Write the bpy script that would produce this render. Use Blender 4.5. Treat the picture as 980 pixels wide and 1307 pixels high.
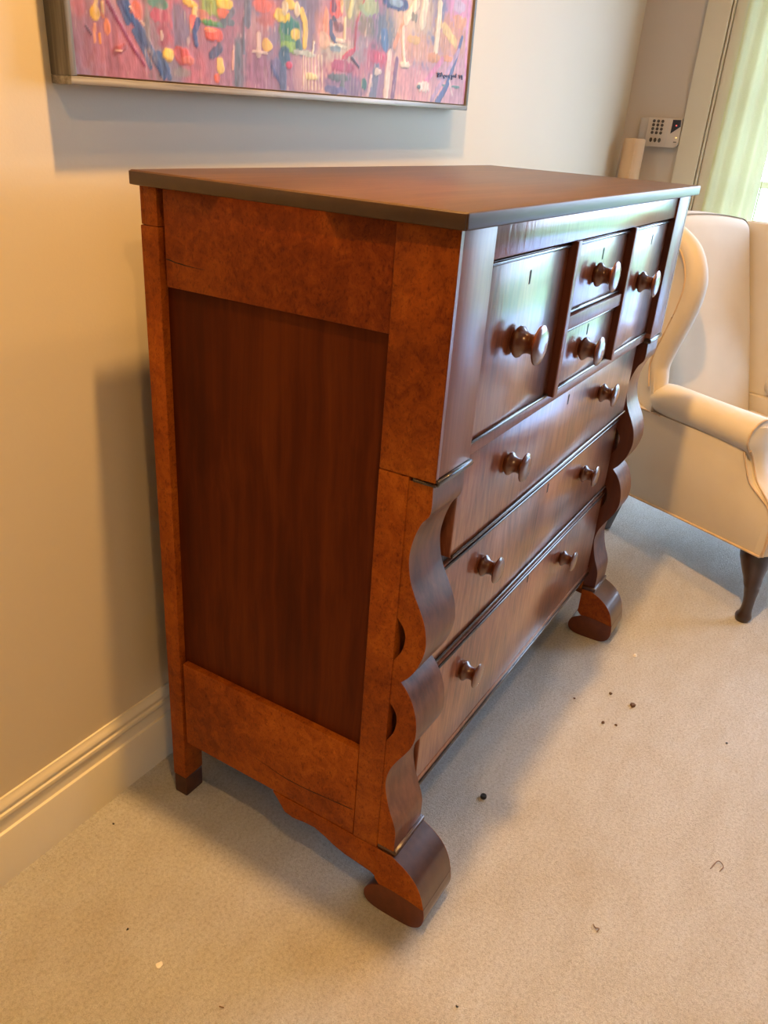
import bpy, bmesh, math, random
import numpy as np
from mathutils import Matrix, Vector

for o in list(bpy.data.objects):
    bpy.data.objects.remove(o, do_unlink=True)
scene = bpy.context.scene
COL = scene.collection

# ------------------------------------------------------------------ camera
cam = bpy.data.cameras.new('camera')
cam_o = bpy.data.objects.new('camera', cam)
COL.objects.link(cam_o)
cam.sensor_fit = 'HORIZONTAL'
cam.sensor_width = 36.0
cam.lens = 1027.54 / 980 * 36.0
cam.clip_start = 0.02
YAW, PITCH, ROLL = -1.0539426, 1.1186882, 0.0751525
cam_o.matrix_world = (Matrix.Translation((-0.894284, -0.974934, 1.309204)) @ Matrix.Rotation(YAW, 4, 'Z')
                      @ Matrix.Rotation(PITCH, 4, 'X') @ Matrix.Rotation(ROLL, 4, 'Z'))
scene.camera = cam_o

# ------------------------------------------------------------------ view, sky, lights
vs = scene.view_settings
vs.view_transform = 'Standard'
vs.look = 'None'
vs.exposure = 0.10
vs.gamma = 1.0
vs.use_curve_mapping = False

world = bpy.data.worlds.new('sky')
scene.world = world
world.use_nodes = True
bg = world.node_tree.nodes['Background']
bg.inputs['Color'].default_value = (0.58, 0.72, 1.0, 1)
bg.inputs['Strength'].default_value = 12.8

WARM = (1.0, 0.53, 0.165)
CEIL = 2.83


def downlight_or_fill(x, y, power, size=125, blend=0.7, radius=0.04):
    l = bpy.data.lights.new('downlight_or_fill', 'SPOT')
    l.energy = power
    l.color = WARM
    l.spot_size = math.radians(size)
    l.spot_blend = blend
    l.shadow_soft_size = radius
    o = bpy.data.objects.new('downlight_or_fill', l)
    o.location = (x, y, CEIL - 0.03)
    COL.objects.link(o)
    return o


downlight_or_fill(0.07, -0.475, 238)
downlight_or_fill(1.10, -0.60, 54)
downlight_or_fill(2.13, -0.60, 18)  # added fill spot, warms the right corner and nearby floor
downlight_or_fill(-0.90, -1.30, 66)  # added fill spot, lifts the left wall and chest side
downlight_or_fill(-1.70, -2.20, 36)  # added warm fill from the front left

# window opening in the right wall (daylight comes from the sky outside through it)
XR = 2.75
WY0, WY1, WZ0, WZ1 = -2.55, -0.29, 0.16, 2.20
pl = bpy.data.lights.new('daylight_portal', 'AREA')
pl.shape = 'RECTANGLE'
pl.size = WZ1 - WZ0
pl.size_y = WY1 - WY0
pl.cycles.is_portal = True
po = bpy.data.objects.new('daylight_portal', pl)
po.location = (XR + 0.16, (WY0 + WY1) / 2, (WZ0 + WZ1) / 2)
po.rotation_euler = (0, math.radians(90), 0)
COL.objects.link(po)


# ------------------------------------------------------------------ node helpers
def new_mat(name):
    m = bpy.data.materials.new(name)
    m.use_nodes = True
    nt = m.node_tree
    b = nt.nodes['Principled BSDF']
    return m, nt, b


def node(nt, typ, ins=None, **props):
    n = nt.nodes.new(typ)
    for k, v in props.items():
        setattr(n, k, v)
    if ins:
        for k, v in ins.items():
            if hasattr(v, 'is_linked') or isinstance(v, bpy.types.NodeSocket):
                nt.links.new(v, n.inputs[k])
            else:
                n.inputs[k].default_value = v
    return n


def coords(nt, scale=(1, 1, 1), rot=(0, 0, 0)):
    tc = node(nt, 'ShaderNodeTexCoord')
    mp = node(nt, 'ShaderNodeMapping', {'Vector': tc.outputs['Object'], 'Scale': scale, 'Rotation': rot})
    return mp.outputs['Vector']


def ramp(nt, fac, stops):
    r = node(nt, 'ShaderNodeValToRGB', {'Fac': fac})
    e = r.color_ramp.elements
    while len(e) < len(stops):
        e.new(0.5)
    for k, (pos, c) in enumerate(stops):
        e[k].position = pos
        e[k].color = (*c, 1) if len(c) == 3 else c
    return r.outputs['Color']


def mixc(nt, fac, a, b, mode='MIX'):
    n = node(nt, 'ShaderNodeMix', data_type='RGBA', blend_type=mode)
    for sock, v in ((n.inputs[0], fac), (n.inputs[6], a), (n.inputs[7], b)):
        if isinstance(v, bpy.types.NodeSocket):
            nt.links.new(v, sock)
        else:
            sock.default_value = v if not isinstance(v, tuple) or len(v) == 4 else (*v, 1)
    return n.outputs[2]


def bump(nt, b, height, strength, dist=0.001, prev=None):
    ins = {'Height': height, 'Strength': strength, 'Distance': dist}
    n = node(nt, 'ShaderNodeBump', ins)
    if prev is not None:
        nt.links.new(prev, n.inputs['Normal'])
    nt.links.new(n.outputs['Normal'], b.inputs['Normal'])
    return n.outputs['Normal']


def srgb(r, g, b):
    f = lambda c: c / 12.92 if c <= 0.04045 else ((c + 0.055) / 1.055) ** 2.4
    return tuple(f(v / 255.0) for v in (r, g, b))


def plain(name, col, rough=0.5, metallic=0.0, coat=0.0, var=0.08, vscale=30):
    m, nt, b = new_mat(name)
    v = coords(nt)
    n = node(nt, 'ShaderNodeTexNoise', {'Vector': v, 'Scale': vscale, 'Detail': 4.0})
    dark = tuple(c * (1 - 2 * var) for c in col)
    lite = tuple(min(1, c * (1 + 2 * var)) for c in col)
    nt.links.new(ramp(nt, n.outputs['Fac'], [(0.25, dark), (0.75, lite)]), b.inputs['Base Color'])
    b.inputs['Roughness'].default_value = rough
    b.inputs['Metallic'].default_value = metallic
    b.inputs['Coat Weight'].default_value = coat
    return m


def wood(name, dark, mid, lite, grain=(90, 90, 3.0), rough=0.3, coat=0.3, bump_s=0.1, fig=6.0, wavy=0.0, spec=0.5, crough=0.2, con=(0.32, 0.68)):
    """long-grained wood: stretched noise for grain, wide noise for figure"""
    m, nt, b = new_mat(name)
    v = coords(nt, grain)
    warp = node(nt, 'ShaderNodeTexNoise', {'Vector': coords(nt), 'Scale': 3.0, 'Detail': 2.0})
    wv = node(nt, 'ShaderNodeVectorMath', {0: warp.outputs['Color'], 1: (2.5, 2.5, 2.5)}, operation='MULTIPLY')
    av = node(nt, 'ShaderNodeVectorMath', {0: v, 1: wv.outputs[0]}, operation='ADD')
    g = node(nt, 'ShaderNodeTexNoise', {'Vector': av.outputs[0], 'Scale': 1.0, 'Detail': 6.0, 'Roughness': 0.6})
    fg = node(nt, 'ShaderNodeTexNoise', {'Vector': coords(nt, tuple(c ** 0.5 for c in grain)), 'Scale': fig / 6, 'Detail': 3.0})
    s = node(nt, 'ShaderNodeMath', {0: g.outputs['Fac'], 1: fg.outputs['Fac']}, operation='ADD')
    h = node(nt, 'ShaderNodeMath', {0: s.outputs[0], 1: 0.5}, operation='MULTIPLY')
    nt.links.new(ramp(nt, h.outputs[0], [(con[0], dark), (0.5, mid), (con[1], lite)]), b.inputs['Base Color'])
    b.inputs['Roughness'].default_value = rough
    b.inputs['Coat Weight'].default_value = coat
    b.inputs['Coat Roughness'].default_value = crough
    b.inputs['Specular IOR Level'].default_value = spec
    p = bump(nt, b, g.outputs['Fac'], bump_s, 0.001)
    if wavy:
        w = node(nt, 'ShaderNodeTexNoise', {'Vector': coords(nt, (110, 110, 22)), 'Scale': 1.0, 'Detail': 2.0})
        p = bump(nt, b, w.outputs['Fac'], wavy, 0.001, p)
        nt.links.new(p, b.inputs['Coat Normal'])
    return m


def burl(name, dark, mid, lite, rough=0.55, coat=0.0):
    m, nt, b = new_mat(name)
    n1 = node(nt, 'ShaderNodeTexNoise', {'Vector': coords(nt), 'Scale': 42.0, 'Detail': 8.0, 'Roughness': 0.7, 'Distortion': 0.8})
    n2 = node(nt, 'ShaderNodeTexNoise', {'Vector': coords(nt), 'Scale': 5.0, 'Detail': 3.0})
    vo = node(nt, 'ShaderNodeTexVoronoi', {'Vector': coords(nt, (1, 1, 0.6)), 'Scale': 95.0, 'Randomness': 1.0})
    s = node(nt, 'ShaderNodeMath', {0: n1.outputs['Fac'], 1: n2.outputs['Fac']}, operation='ADD')
    h = node(nt, 'ShaderNodeMath', {0: s.outputs[0], 1: 0.5}, operation='MULTIPLY')
    c = ramp(nt, h.outputs[0], [(0.36, dark), (0.5, mid), (0.64, lite)])
    eyes = ramp(nt, vo.outputs['Distance'], [(0.08, (0.40, 0.32, 0.28)), (0.24, (1, 1, 1))])
    c = mixc(nt, 0.5, c, eyes, 'MULTIPLY')
    fl = node(nt, 'ShaderNodeTexNoise', {'Vector': coords(nt, (1, 1.6, 1), (0.7, 0, 0)), 'Scale': 120.0, 'Detail': 4.0, 'Roughness': 0.6, 'Distortion': 1.5})
    c = mixc(nt, 0.8, c, ramp(nt, fl.outputs['Fac'], [(0.34, (0.55, 0.48, 0.42)), (0.47, (1, 1, 1)), (0.62, (1.0, 1.0, 1.0)), (0.72, (1.5, 1.55, 1.6))]), 'MULTIPLY')
    nt.links.new(c, b.inputs['Base Color'])
    b.inputs['Roughness'].default_value = rough
    b.inputs['Coat Weight'].default_value = coat
    b.inputs['Coat Roughness'].default_value = 0.2
    b.inputs['Specular IOR Level'].default_value = 0.18
    bump(nt, b, n1.outputs['Fac'], 0.25, 0.001)
    return m


M = {}
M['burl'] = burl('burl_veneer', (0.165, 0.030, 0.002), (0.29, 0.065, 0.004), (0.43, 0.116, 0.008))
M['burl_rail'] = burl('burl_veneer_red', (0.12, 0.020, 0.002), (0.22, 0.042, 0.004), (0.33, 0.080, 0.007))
M['panel'] = wood('side_panel_wood', (0.055, 0.009, 0.0015), (0.088, 0.0155, 0.0022), (0.135, 0.028, 0.004), (45, 45, 2.2), 0.6, 0.0, 0.05, spec=0.12, con=(0.37, 0.64))
M['drawer'] = wood('mahogany_drawer', (0.11, 0.029, 0.012), (0.235, 0.075, 0.034), (0.36, 0.135, 0.065), (120, 120, 14), 0.34, 0.9, 0.12, wavy=0.14, crough=0.17, con=(0.38, 0.62))
M['post'] = wood('mahogany_post', (0.15, 0.042, 0.022), (0.23, 0.075, 0.040), (0.31, 0.11, 0.058), (110, 110, 5), 0.40, 0.25, 0.10, wavy=0.06, crough=0.25, spec=0.4)
M['frieze'] = wood('mahogany_frieze', (0.15, 0.045, 0.020), (0.24, 0.08, 0.038), (0.33, 0.125, 0.06), (130, 130, 16), 0.28, 0.9, 0.10, wavy=0.35, crough=0.15)
M['foot'] = wood('dark_mahogany_foot', (0.035, 0.012, 0.007), (0.060, 0.021, 0.011), (0.095, 0.036, 0.018), (50, 50, 12), 0.30, 0.6, 0.06)
M['scroll'] = wood('mahogany_scroll', (0.075, 0.021, 0.009), (0.14, 0.044, 0.018), (0.22, 0.078, 0.032), (60, 60, 14), 0.36, 0.15, 0.06, spec=0.3, con=(0.38, 0.62))
M['top'] = wood('mahogany_top', (0.046, 0.022, 0.007), (0.082, 0.041, 0.013), (0.125, 0.066, 0.023), (3, 70, 70), 0.42, 0.12, 0.10, spec=0.4)
M['edge'] = plain('dark_worn_edge', (0.060, 0.028, 0.010), 0.45, coat=0.2)
M['bead'] = plain('ebonised_bead', (0.030, 0.018, 0.014), 0.22, coat=0.6)
M['case'] = plain('dark_case_wood', (0.035, 0.010, 0.004), 0.6)
M['inner'] = wood('dark_inner_edge', (0.05, 0.010, 0.004), (0.08, 0.017, 0.006), (0.12, 0.028, 0.009), (60, 60, 4), 0.4, 0.1, 0.05)
M['knob'] = wood('turned_knob_wood', (0.055, 0.012, 0.004), (0.095, 0.022, 0.006), (0.16, 0.042, 0.011), (60, 60, 60), 0.32, 0.9, 0.03, crough=0.06)
M['curl'] = wood('dark_foot_curl', (0.075, 0.015, 0.005), (0.12, 0.027, 0.008), (0.17, 0.040, 0.011), (50, 50, 50), 0.4, 0.2, 0.05)
M['shoe'] = plain('dark_leg_end', (0.060, 0.018, 0.007), 0.5, var=0.25)
M['black'] = plain('black_gap', (0.008, 0.006, 0.005), 0.7)

# walls
m, nt, b = new_mat('cream_wall_paint')
n = node(nt, 'ShaderNodeTexNoise', {'Vector': coords(nt), 'Scale': 1.2, 'Detail': 3.0})
nt.links.new(ramp(nt, n.outputs['Fac'], [(0.3, (0.64, 0.575, 0.44)), (0.7, (0.68, 0.615, 0.48))]), b.inputs['Base Color'])
n2 = node(nt, 'ShaderNodeTexNoise', {'Vector': coords(nt), 'Scale': 220.0, 'Detail': 2.0})
bump(nt, b, n2.outputs['Fac'], 0.12, 0.001)
b.inputs['Roughness'].default_value = 0.55
M['wall'] = m
M['wall_far'] = plain('tan_far_wall_paint', (0.50, 0.40, 0.27), 0.7, var=0.02, vscale=2)
M['wall_r'] = plain('tan_wall_paint', (0.58, 0.52, 0.44), 0.6, var=0.02, vscale=2)
M['ceiling'] = plain('cream_ceiling_paint', (0.64, 0.59, 0.49), 0.8, var=0.01)
M['trim'] = plain('cream_gloss_trim', (0.76, 0.72, 0.58), 0.35, var=0.015, vscale=4)
M['casing'] = plain('cream_casing_paint', (0.66, 0.62, 0.48), 0.4, var=0.015, vscale=4)

# carpet
m, nt, b = new_mat('cream_carpet')
v = coords(nt)
fine = node(nt, 'ShaderNodeTexNoise', {'Vector': v, 'Scale': 560.0, 'Detail': 4.0, 'Roughness': 0.75})
tuft = node(nt, 'ShaderNodeTexVoronoi', {'Vector': v, 'Scale': 380.0})
mid = node(nt, 'ShaderNodeTexNoise', {'Vector': v, 'Scale': 150.0, 'Detail': 5.0, 'Roughness': 0.7})
nap = node(nt, 'ShaderNodeTexNoise', {'Vector': coords(nt, (1, 2.2, 1), (0, 0, 0.6)), 'Scale': 6.5, 'Detail': 6.0, 'Roughness': 0.65})
cc = ramp(nt, fine.outputs['Fac'], [(0.30, (0.52, 0.525, 0.51)), (0.70, (0.86, 0.865, 0.84))])
cc = mixc(nt, 0.6, cc, ramp(nt, nap.outputs['Fac'], [(0.34, (0.86, 0.82, 0.755)), (0.60, (1, 1, 1))]), 'MULTIPLY')
cc = mixc(nt, 1.0, cc, ramp(nt, mid.outputs['Fac'], [(0.34, (0.80, 0.785, 0.76)), (0.50, (1, 1, 1)), (0.64, (1.10, 1.10, 1.11))]), 'MULTIPLY')
stain = node(nt, 'ShaderNodeTexNoise', {'Vector': v, 'Scale': 2.3, 'Detail': 5.0})
cc = mixc(nt, 1.0, cc, ramp(nt, stain.outputs['Fac'], [(0.30, (0.88, 0.81, 0.70)), (0.48, (1, 1, 1))]), 'MULTIPLY')
nt.links.new(cc, b.inputs['Base Color'])
b.inputs['Roughness'].default_value = 0.95
b.inputs['Sheen Weight'].default_value = 0.25
b.inputs['Specular IOR Level'].default_value = 0.1
p1 = bump(nt, b, tuft.outputs['Distance'], 0.8, 0.0025)
p2 = bump(nt, b, fine.outputs['Fac'], 0.9, 0.004, p1)
p3 = bump(nt, b, mid.outputs['Fac'], 0.55, 0.008, p2)
bump(nt, b, nap.outputs['Fac'], 0.25, 0.02, p3)
M['carpet'] = m

# upholstery
m, nt, b = new_mat('cream_cotton_upholstery')
n = node(nt, 'ShaderNodeTexNoise', {'Vector': coords(nt), 'Scale': 5.0, 'Detail': 4.0})
nt.links.new(ramp(nt, n.outputs['Fac'], [(0.3, (0.62, 0.575, 0.49)), (0.7, (0.68, 0.64, 0.555))]), b.inputs['Base Color'])
wv = node(nt, 'ShaderNodeTexNoise', {'Vector': coords(nt), 'Scale': 600.0})
bump(nt, b, wv.outputs['Fac'], 0.15, 0.001)
b.inputs['Roughness'].default_value = 0.9
b.inputs['Sheen Weight'].default_value = 0.15
M['fabric'] = m
M['piping'] = plain('tan_piping', (0.58, 0.46, 0.33), 0.85)
M['leg'] = wood('dark_chair_leg', (0.020, 0.010, 0.007), (0.035, 0.017, 0.011), (0.055, 0.026, 0.016), (50, 50, 6), 0.3, 0.4, 0.05)

# curtain
m, nt, b = new_mat('sheer_cream_curtain')
nt.nodes.remove(b)
out = nt.nodes['Material Output']
n = node(nt, 'ShaderNodeTexNoise', {'Vector': coords(nt, (600, 600, 600)), 'Scale': 1.0})
cc = ramp(nt, n.outputs['Fac'], [(0.3, (0.64, 0.64, 0.37)), (0.7, (0.72, 0.73, 0.46))])
d = node(nt, 'ShaderNodeBsdfDiffuse', {'Color': cc})
t = node(nt, 'ShaderNodeBsdfTranslucent', {'Color': cc})
mx = node(nt, 'ShaderNodeMixShader', {0: 0.19, 1: d.outputs[0], 2: t.outputs[0]})
nt.links.new(mx.outputs[0], out.inputs['Surface'])
M['curtain'] = m

# window pane: clear with a faint reflection
m, nt, b = new_mat('clear_window_pane')
nt.nodes.remove(b)
out = nt.nodes['Material Output']
tr = node(nt, 'ShaderNodeBsdfTransparent', {'Color': (0.95, 0.98, 0.97, 1)})
gl = node(nt, 'ShaderNodeBsdfGlossy', {'Roughness': 0.02})
mx = node(nt, 'ShaderNodeMixShader', {0: 0.05, 1: tr.outputs[0], 2: gl.outputs[0]})
nt.links.new(mx.outputs[0], out.inputs['Surface'])
M['pane'] = m

M['bounce_terrace'] = plain('blue_bounce_terrace', (0.40, 0.50, 0.70), 0.8, var=0.05, vscale=3)  # blue put into the stone so the drawer fronts reflect blue
M['lawn'] = plain('lawn_green', (0.20, 0.36, 0.14), 0.9, var=0.2, vscale=3)
M['frame'] = wood('weathered_grey_frame', (0.035, 0.032, 0.028), (0.12, 0.112, 0.10), (0.32, 0.30, 0.27), (120, 120, 4), 0.5, 0.1, 0.3)
M['frame_h'] = wood('weathered_silver_frame', (0.07, 0.066, 0.060), (0.20, 0.19, 0.175), (0.44, 0.43, 0.41), (3, 140, 140), 0.4, 0.2, 0.3)
M['gold'] = plain('worn_gold_liner', (0.20, 0.10, 0.035), 0.45)
M['plastic'] = plain('ivory_plastic', (0.60, 0.53, 0.44), 0.4, var=0.01)
M['plastic_grey'] = plain('grey_plastic', (0.52, 0.49, 0.46), 0.4, var=0.01)
M['button'] = plain('grey_rubber_button', (0.075, 0.062, 0.050), 0.5)
M['display'] = plain('dark_display', (0.012, 0.012, 0.022), 0.12)
M['tube'] = plain('tan_paper_roll', (0.66, 0.48, 0.30), 0.7, var=0.03, vscale=8)
M['rubber'] = plain('black_rubber', (0.012, 0.012, 0.013), 0.5)
M['crumb'] = plain('brown_crumb', (0.10, 0.050, 0.020), 0.8)
M['white'] = plain('white_chip', (0.85, 0.82, 0.75), 0.6)
M['twig'] = plain('dry_stalk', (0.20, 0.12, 0.06), 0.7)
M['ink'] = plain('dark_blue_paint', srgb(45, 40, 95), 0.4)


def lamp_mat(name, col, e):
    m, nt, b = new_mat(name)
    b.inputs['Base Color'].default_value = (*col, 1)
    b.inputs['Emission Color'].default_value = (*col, 1)
    b.inputs['Emission Strength'].default_value = e
    return m


M['led_red'] = lamp_mat('red_indicator', (1.0, 0.12, 0.10), 1.5)
M['led_yellow'] = lamp_mat('yellow_indicator', (1.0, 0.75, 0.25), 1.5)


# ------------------------------------------------------------------ mesh helpers
def link(name, me, mat, parent=None, smooth=False):
    o = bpy.data.objects.new(name, me)
    COL.objects.link(o)
    if mat is not None:
        me.materials.append(M[mat] if isinstance(mat, str) else mat)
    if smooth:
        for p in me.polygons:
            p.use_smooth = True
    if parent is not None:
        o.parent = parent
        if parent.type == 'EMPTY' and parent.get('worldspace'):
            o.matrix_parent_inverse = Matrix.Translation(-Vector(parent.location))
    return o


def from_bm(name, bm, mat, parent=None, smooth=False, angle=None):
    bmesh.ops.recalc_face_normals(bm, faces=bm.faces)
    me = bpy.data.meshes.new(name)
    bm.to_mesh(me)
    bm.free()
    o = link(name, me, mat, parent, smooth)
    if smooth and angle:
        me.set_sharp_from_angle(angle=math.radians(angle))
    return o


def bm_box(bm, x0, x1, y0, y1, z0, z1):
    v = [bm.verts.new(c) for c in ((x0, y0, z0), (x1, y0, z0), (x1, y1, z0), (x0, y1, z0),
                                   (x0, y0, z1), (x1, y0, z1), (x1, y1, z1), (x0, y1, z1))]
    for f in ((0, 3, 2, 1), (4, 5, 6, 7), (0, 1, 5, 4), (1, 2, 6, 5), (2, 3, 7, 6), (3, 0, 4, 7)):
        bm.faces.new([v[i] for i in f])
    return v


def box(name, x0, x1, y0, y1, z0, z1, mat, parent=None, bev=0.0015, seg=2, fn=None):
    bm = bmesh.new()
    bm_box(bm, min(x0, x1), max(x0, x1), min(y0, y1), max(y0, y1), min(z0, z1), max(z0, z1))
    if bev:
        bmesh.ops.bevel(bm, geom=bm.edges[:], offset=bev, segments=seg, affect='EDGES', profile=0.5)
    if fn:
        for v in bm.verts:
            v.co = Vector(fn(*v.co))
    return from_bm(name, bm, mat, parent, smooth=bool(bev), angle=45)


def prism(name, prof, axis, lo, hi, mat, parent=None, bev=0.0, smooth=True):
    """closed 2D outline extruded along axis; outline holds the other two coordinates in order"""
    bm = bmesh.new()

    def P(t, a, b):
        return (t, a, b) if axis == 0 else ((a, t, b) if axis == 1 else (a, b, t))
    A = [bm.verts.new(P(lo, a, b)) for a, b in prof]
    B = [bm.verts.new(P(hi, a, b)) for a, b in prof]
    n = len(prof)
    fa = bm.faces.new(A)
    fb = bm.faces.new(B[::-1])
    for i in range(n):
        bm.faces.new((A[i], A[(i + 1) % n], B[(i + 1) % n], B[i]))
    bmesh.ops.recalc_face_normals(bm, faces=bm.faces)
    if bev:
        eds = list(fa.edges) + list(fb.edges)
        bmesh.ops.bevel(bm, geom=eds, offset=bev, segments=2, affect='EDGES', profile=0.5)
    ng = [f for f in bm.faces if len(f.verts) > 4]
    bmesh.ops.triangulate(bm, faces=ng)
    return from_bm(name, bm, mat, parent, smooth=smooth, angle=38)


def spline(pts, n=6, closed=False):
    """Catmull-Rom through 2D/3D points"""
    P = [np.array(p, float) for p in pts]
    out = []
    N = len(P)
    rng = N if closed else N - 1
    for i in range(rng):
        if closed:
            p0, p1, p2, p3 = P[i - 1], P[i], P[(i + 1) % N], P[(i + 2) % N]
        else:
            p0 = P[i - 1] if i else 2 * P[0] - P[1]
            p1, p2 = P[i], P[i + 1]
            p3 = P[i + 2] if i + 2 < N else 2 * P[-1] - P[-2]
        for k in range(n):
            t = k / n
            out.append(0.5 * (2 * p1 + (p2 - p0) * t + (2 * p0 - 5 * p1 + 4 * p2 - p3) * t * t + (3 * p1 - p0 - 3 * p2 + p3) * t ** 3))
    if not closed:
        out.append(P[-1])
    return [tuple(float(c) for c in q) for q in out]


def tube(name, pts, rad, mat, parent=None, seg=8, closed=False, up=(0, 0, 1)):
    """round tube through 3D points, radius a number or one per point"""
    bm = bmesh.new()
    P = [Vector(p) for p in pts]
    N = len(P)
    rings = []
    for i, p in enumerate(P):
        if closed:
            t = (P[(i + 1) % N] - P[i - 1]).normalized()
        else:
            t = (P[min(i + 1, N - 1)] - P[max(i - 1, 0)]).normalized()
        u = Vector(up)
        if abs(t.dot(u)) > 0.95:
            u = Vector((1, 0, 0))
        a = t.cross(u).normalized()
        c = a.cross(t).normalized()
        r = rad[i] if isinstance(rad, (list, tuple)) else rad
        rings.append([bm.verts.new(p + r * (math.cos(2 * math.pi * k / seg) * a + math.sin(2 * math.pi * k / seg) * c)) for k in range(seg)])
    for i in range(N if closed else N - 1):
        A, B = rings[i], rings[(i + 1) % N]
        for k in range(seg):
            bm.faces.new((A[k], A[(k + 1) % seg], B[(k + 1) % seg], B[k]))
    if not closed:
        bm.faces.new(rings[0][::-1])
        bm.faces.new(rings[-1])
    return from_bm(name, bm, mat, parent, smooth=True, angle=60)


def lathe_mesh(name, prof, axis, seg=24):
    """prof: (distance along axis, radius)"""
    bm = bmesh.new()
    rings = []
    for d, r in prof:
        ring = []
        for k in range(seg):
            a = 2 * math.pi * k / seg
            c, s = max(r, 1e-5) * math.cos(a), max(r, 1e-5) * math.sin(a)
            ring.append(bm.verts.new((c, -d, s) if axis == 1 else ((c, s, d) if axis == 2 else (-d, c, s))))
        rings.append(ring)
    for A, B in zip(rings, rings[1:]):
        for k in range(seg):
            bm.faces.new((A[k], A[(k + 1) % seg], B[(k + 1) % seg], B[k]))
    bm.faces.new(rings[0][::-1])
    bm.faces.new(rings[-1])
    bmesh.ops.recalc_face_normals(bm, faces=bm.faces)
    me = bpy.data.meshes.new(name)
    bm.to_mesh(me)
    bm.free()
    for p in me.polygons:
        p.use_smooth = True
    me.set_sharp_from_angle(angle=math.radians(50))
    return me


def thing(name, label, cat, loc, group=None, rotz=0.0, worldspace=True):
    o = bpy.data.objects.new(name, None)
    o.empty_display_size = 0.1
    COL.objects.link(o)
    o.location = loc
    o.rotation_euler = (0, 0, rotz)
    if worldspace:
        o['worldspace'] = True
    if label:
        o['label'] = label
        o['category'] = cat
    if group:
        o['group'] = group
    return o


def tag(o, label, cat, group=None):
    o['label'] = label
    o['category'] = cat
    if group:
        o['group'] = group
    return o


def structure(o):
    o['kind'] = 'structure'
    return o


# ================================================================== ROOM
YW = 0.10
X0, Y0 = -3.0, -4.6
structure(box('floor', X0 - 0.1, XR + 0.12, Y0 - 0.1, YW + 0.12, -0.12, 0.0, 'carpet', bev=0))
structure(box('ceiling', X0 - 0.1, XR + 0.12, Y0 - 0.1, YW + 0.12, CEIL, CEIL + 0.1, 'ceiling', bev=0))
structure(box('wall_back', X0, XR, YW, YW + 0.12, 0, CEIL, 'wall', bev=0))
structure(box('wall_left', X0 - 0.1, X0, Y0, YW + 0.12, 0, CEIL, 'wall_far', bev=0))
structure(box('wall_front', X0, XR, Y0 - 0.1, Y0, 0, CEIL, 'wall_far', bev=0))
bm = bmesh.new()
bm_box(bm, XR, XR + 0.12, WY1, YW + 0.12, 0, CEIL)
bm_box(bm, XR, XR + 0.12, Y0 - 0.1, WY0, 0, CEIL)
bm_box(bm, XR, XR + 0.12, WY0, WY1, 0, WZ0)
bm_box(bm, XR, XR + 0.12, WY0, WY1, WZ1, CEIL)
structure(from_bm('wall_right', bm, 'wall_r'))

# baseboard of the back wall: a moulded profile (y, z) run along x
bb = [(0.0, 0.0), (-0.016, 0.0), (-0.016, 0.108), (-0.0145, 0.113), (-0.010, 0.115), (-0.0095, 0.120), (-0.0095, 0.140),
      (-0.0125, 0.1425), (-0.0135, 0.147), (-0.0125, 0.152), (-0.009, 0.154), (-0.0085, 0.157), (-0.0105, 0.160),
      (-0.0105, 0.165), (-0.007, 0.172), (-0.004, 0.176), (-0.0035, 0.180), (0.0, 0.181)]
structure(prism('baseboard_back', [(YW + a, c) for a, c in bb], 0, X0, XR, 'trim'))
bbr = [(XR + a, c) for a, c in bb]
structure(prism('baseboard_right', bbr, 1, -0.134, YW - 0.016, 'trim'))

# window in the right wall
win = thing('window_1', None, None, (XR + 0.06, (WY0 + WY1) / 2, WZ0))
win['kind'] = 'structure'
fr = 0.045
for (a, b_, c, d) in ((WY0, WY1, WZ0, WZ0 + fr), (WY0, WY1, WZ1 - fr, WZ1), (WY0, WY0 + fr, WZ0 + fr, WZ1 - fr), (WY1 - fr, WY1, WZ0 + fr, WZ1 - fr)):
    box('window_frame', XR + 0.03, XR + 0.09, a, b_, c, d, 'casing', win)
ncol, nrow = 5, 6
iy0, iy1, iz0, iz1 = WY0 + fr, WY1 - fr, WZ0 + fr, WZ1 - fr
for i in range(1, ncol):
    y = iy0 + (iy1 - iy0) * i / ncol
    box('mullion', XR + 0.045, XR + 0.075, y - 0.012, y + 0.012, iz0, iz1, 'casing', win)
for j in range(1, nrow):
    z = iz0 + (iz1 - iz0) * j / nrow
    for i in range(ncol):
        ya = iy0 + (iy1 - iy0) * i / ncol + (0.012 if i else 0)
        yb = iy0 + (iy1 - iy0) * (i + 1) / ncol - (0.012 if i < ncol - 1 else 0)
        box('glazing_bar', XR + 0.047, XR + 0.073, ya, yb, z - 0.012, z + 0.012, 'casing', win)
for i in range(ncol):
    for j in range(nrow):
        ya = iy0 + (iy1 - iy0) * i / ncol + 0.012
        yb = iy0 + (iy1 - iy0) * (i + 1) / ncol - 0.012
        za = iz0 + (iz1 - iz0) * j / nrow + 0.012
        zb = iz0 + (iz1 - iz0) * (j + 1) / nrow - 0.012
        box('pane', XR + 0.058, XR + 0.062, ya, yb, za, zb, 'pane', win, bev=0)
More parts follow.
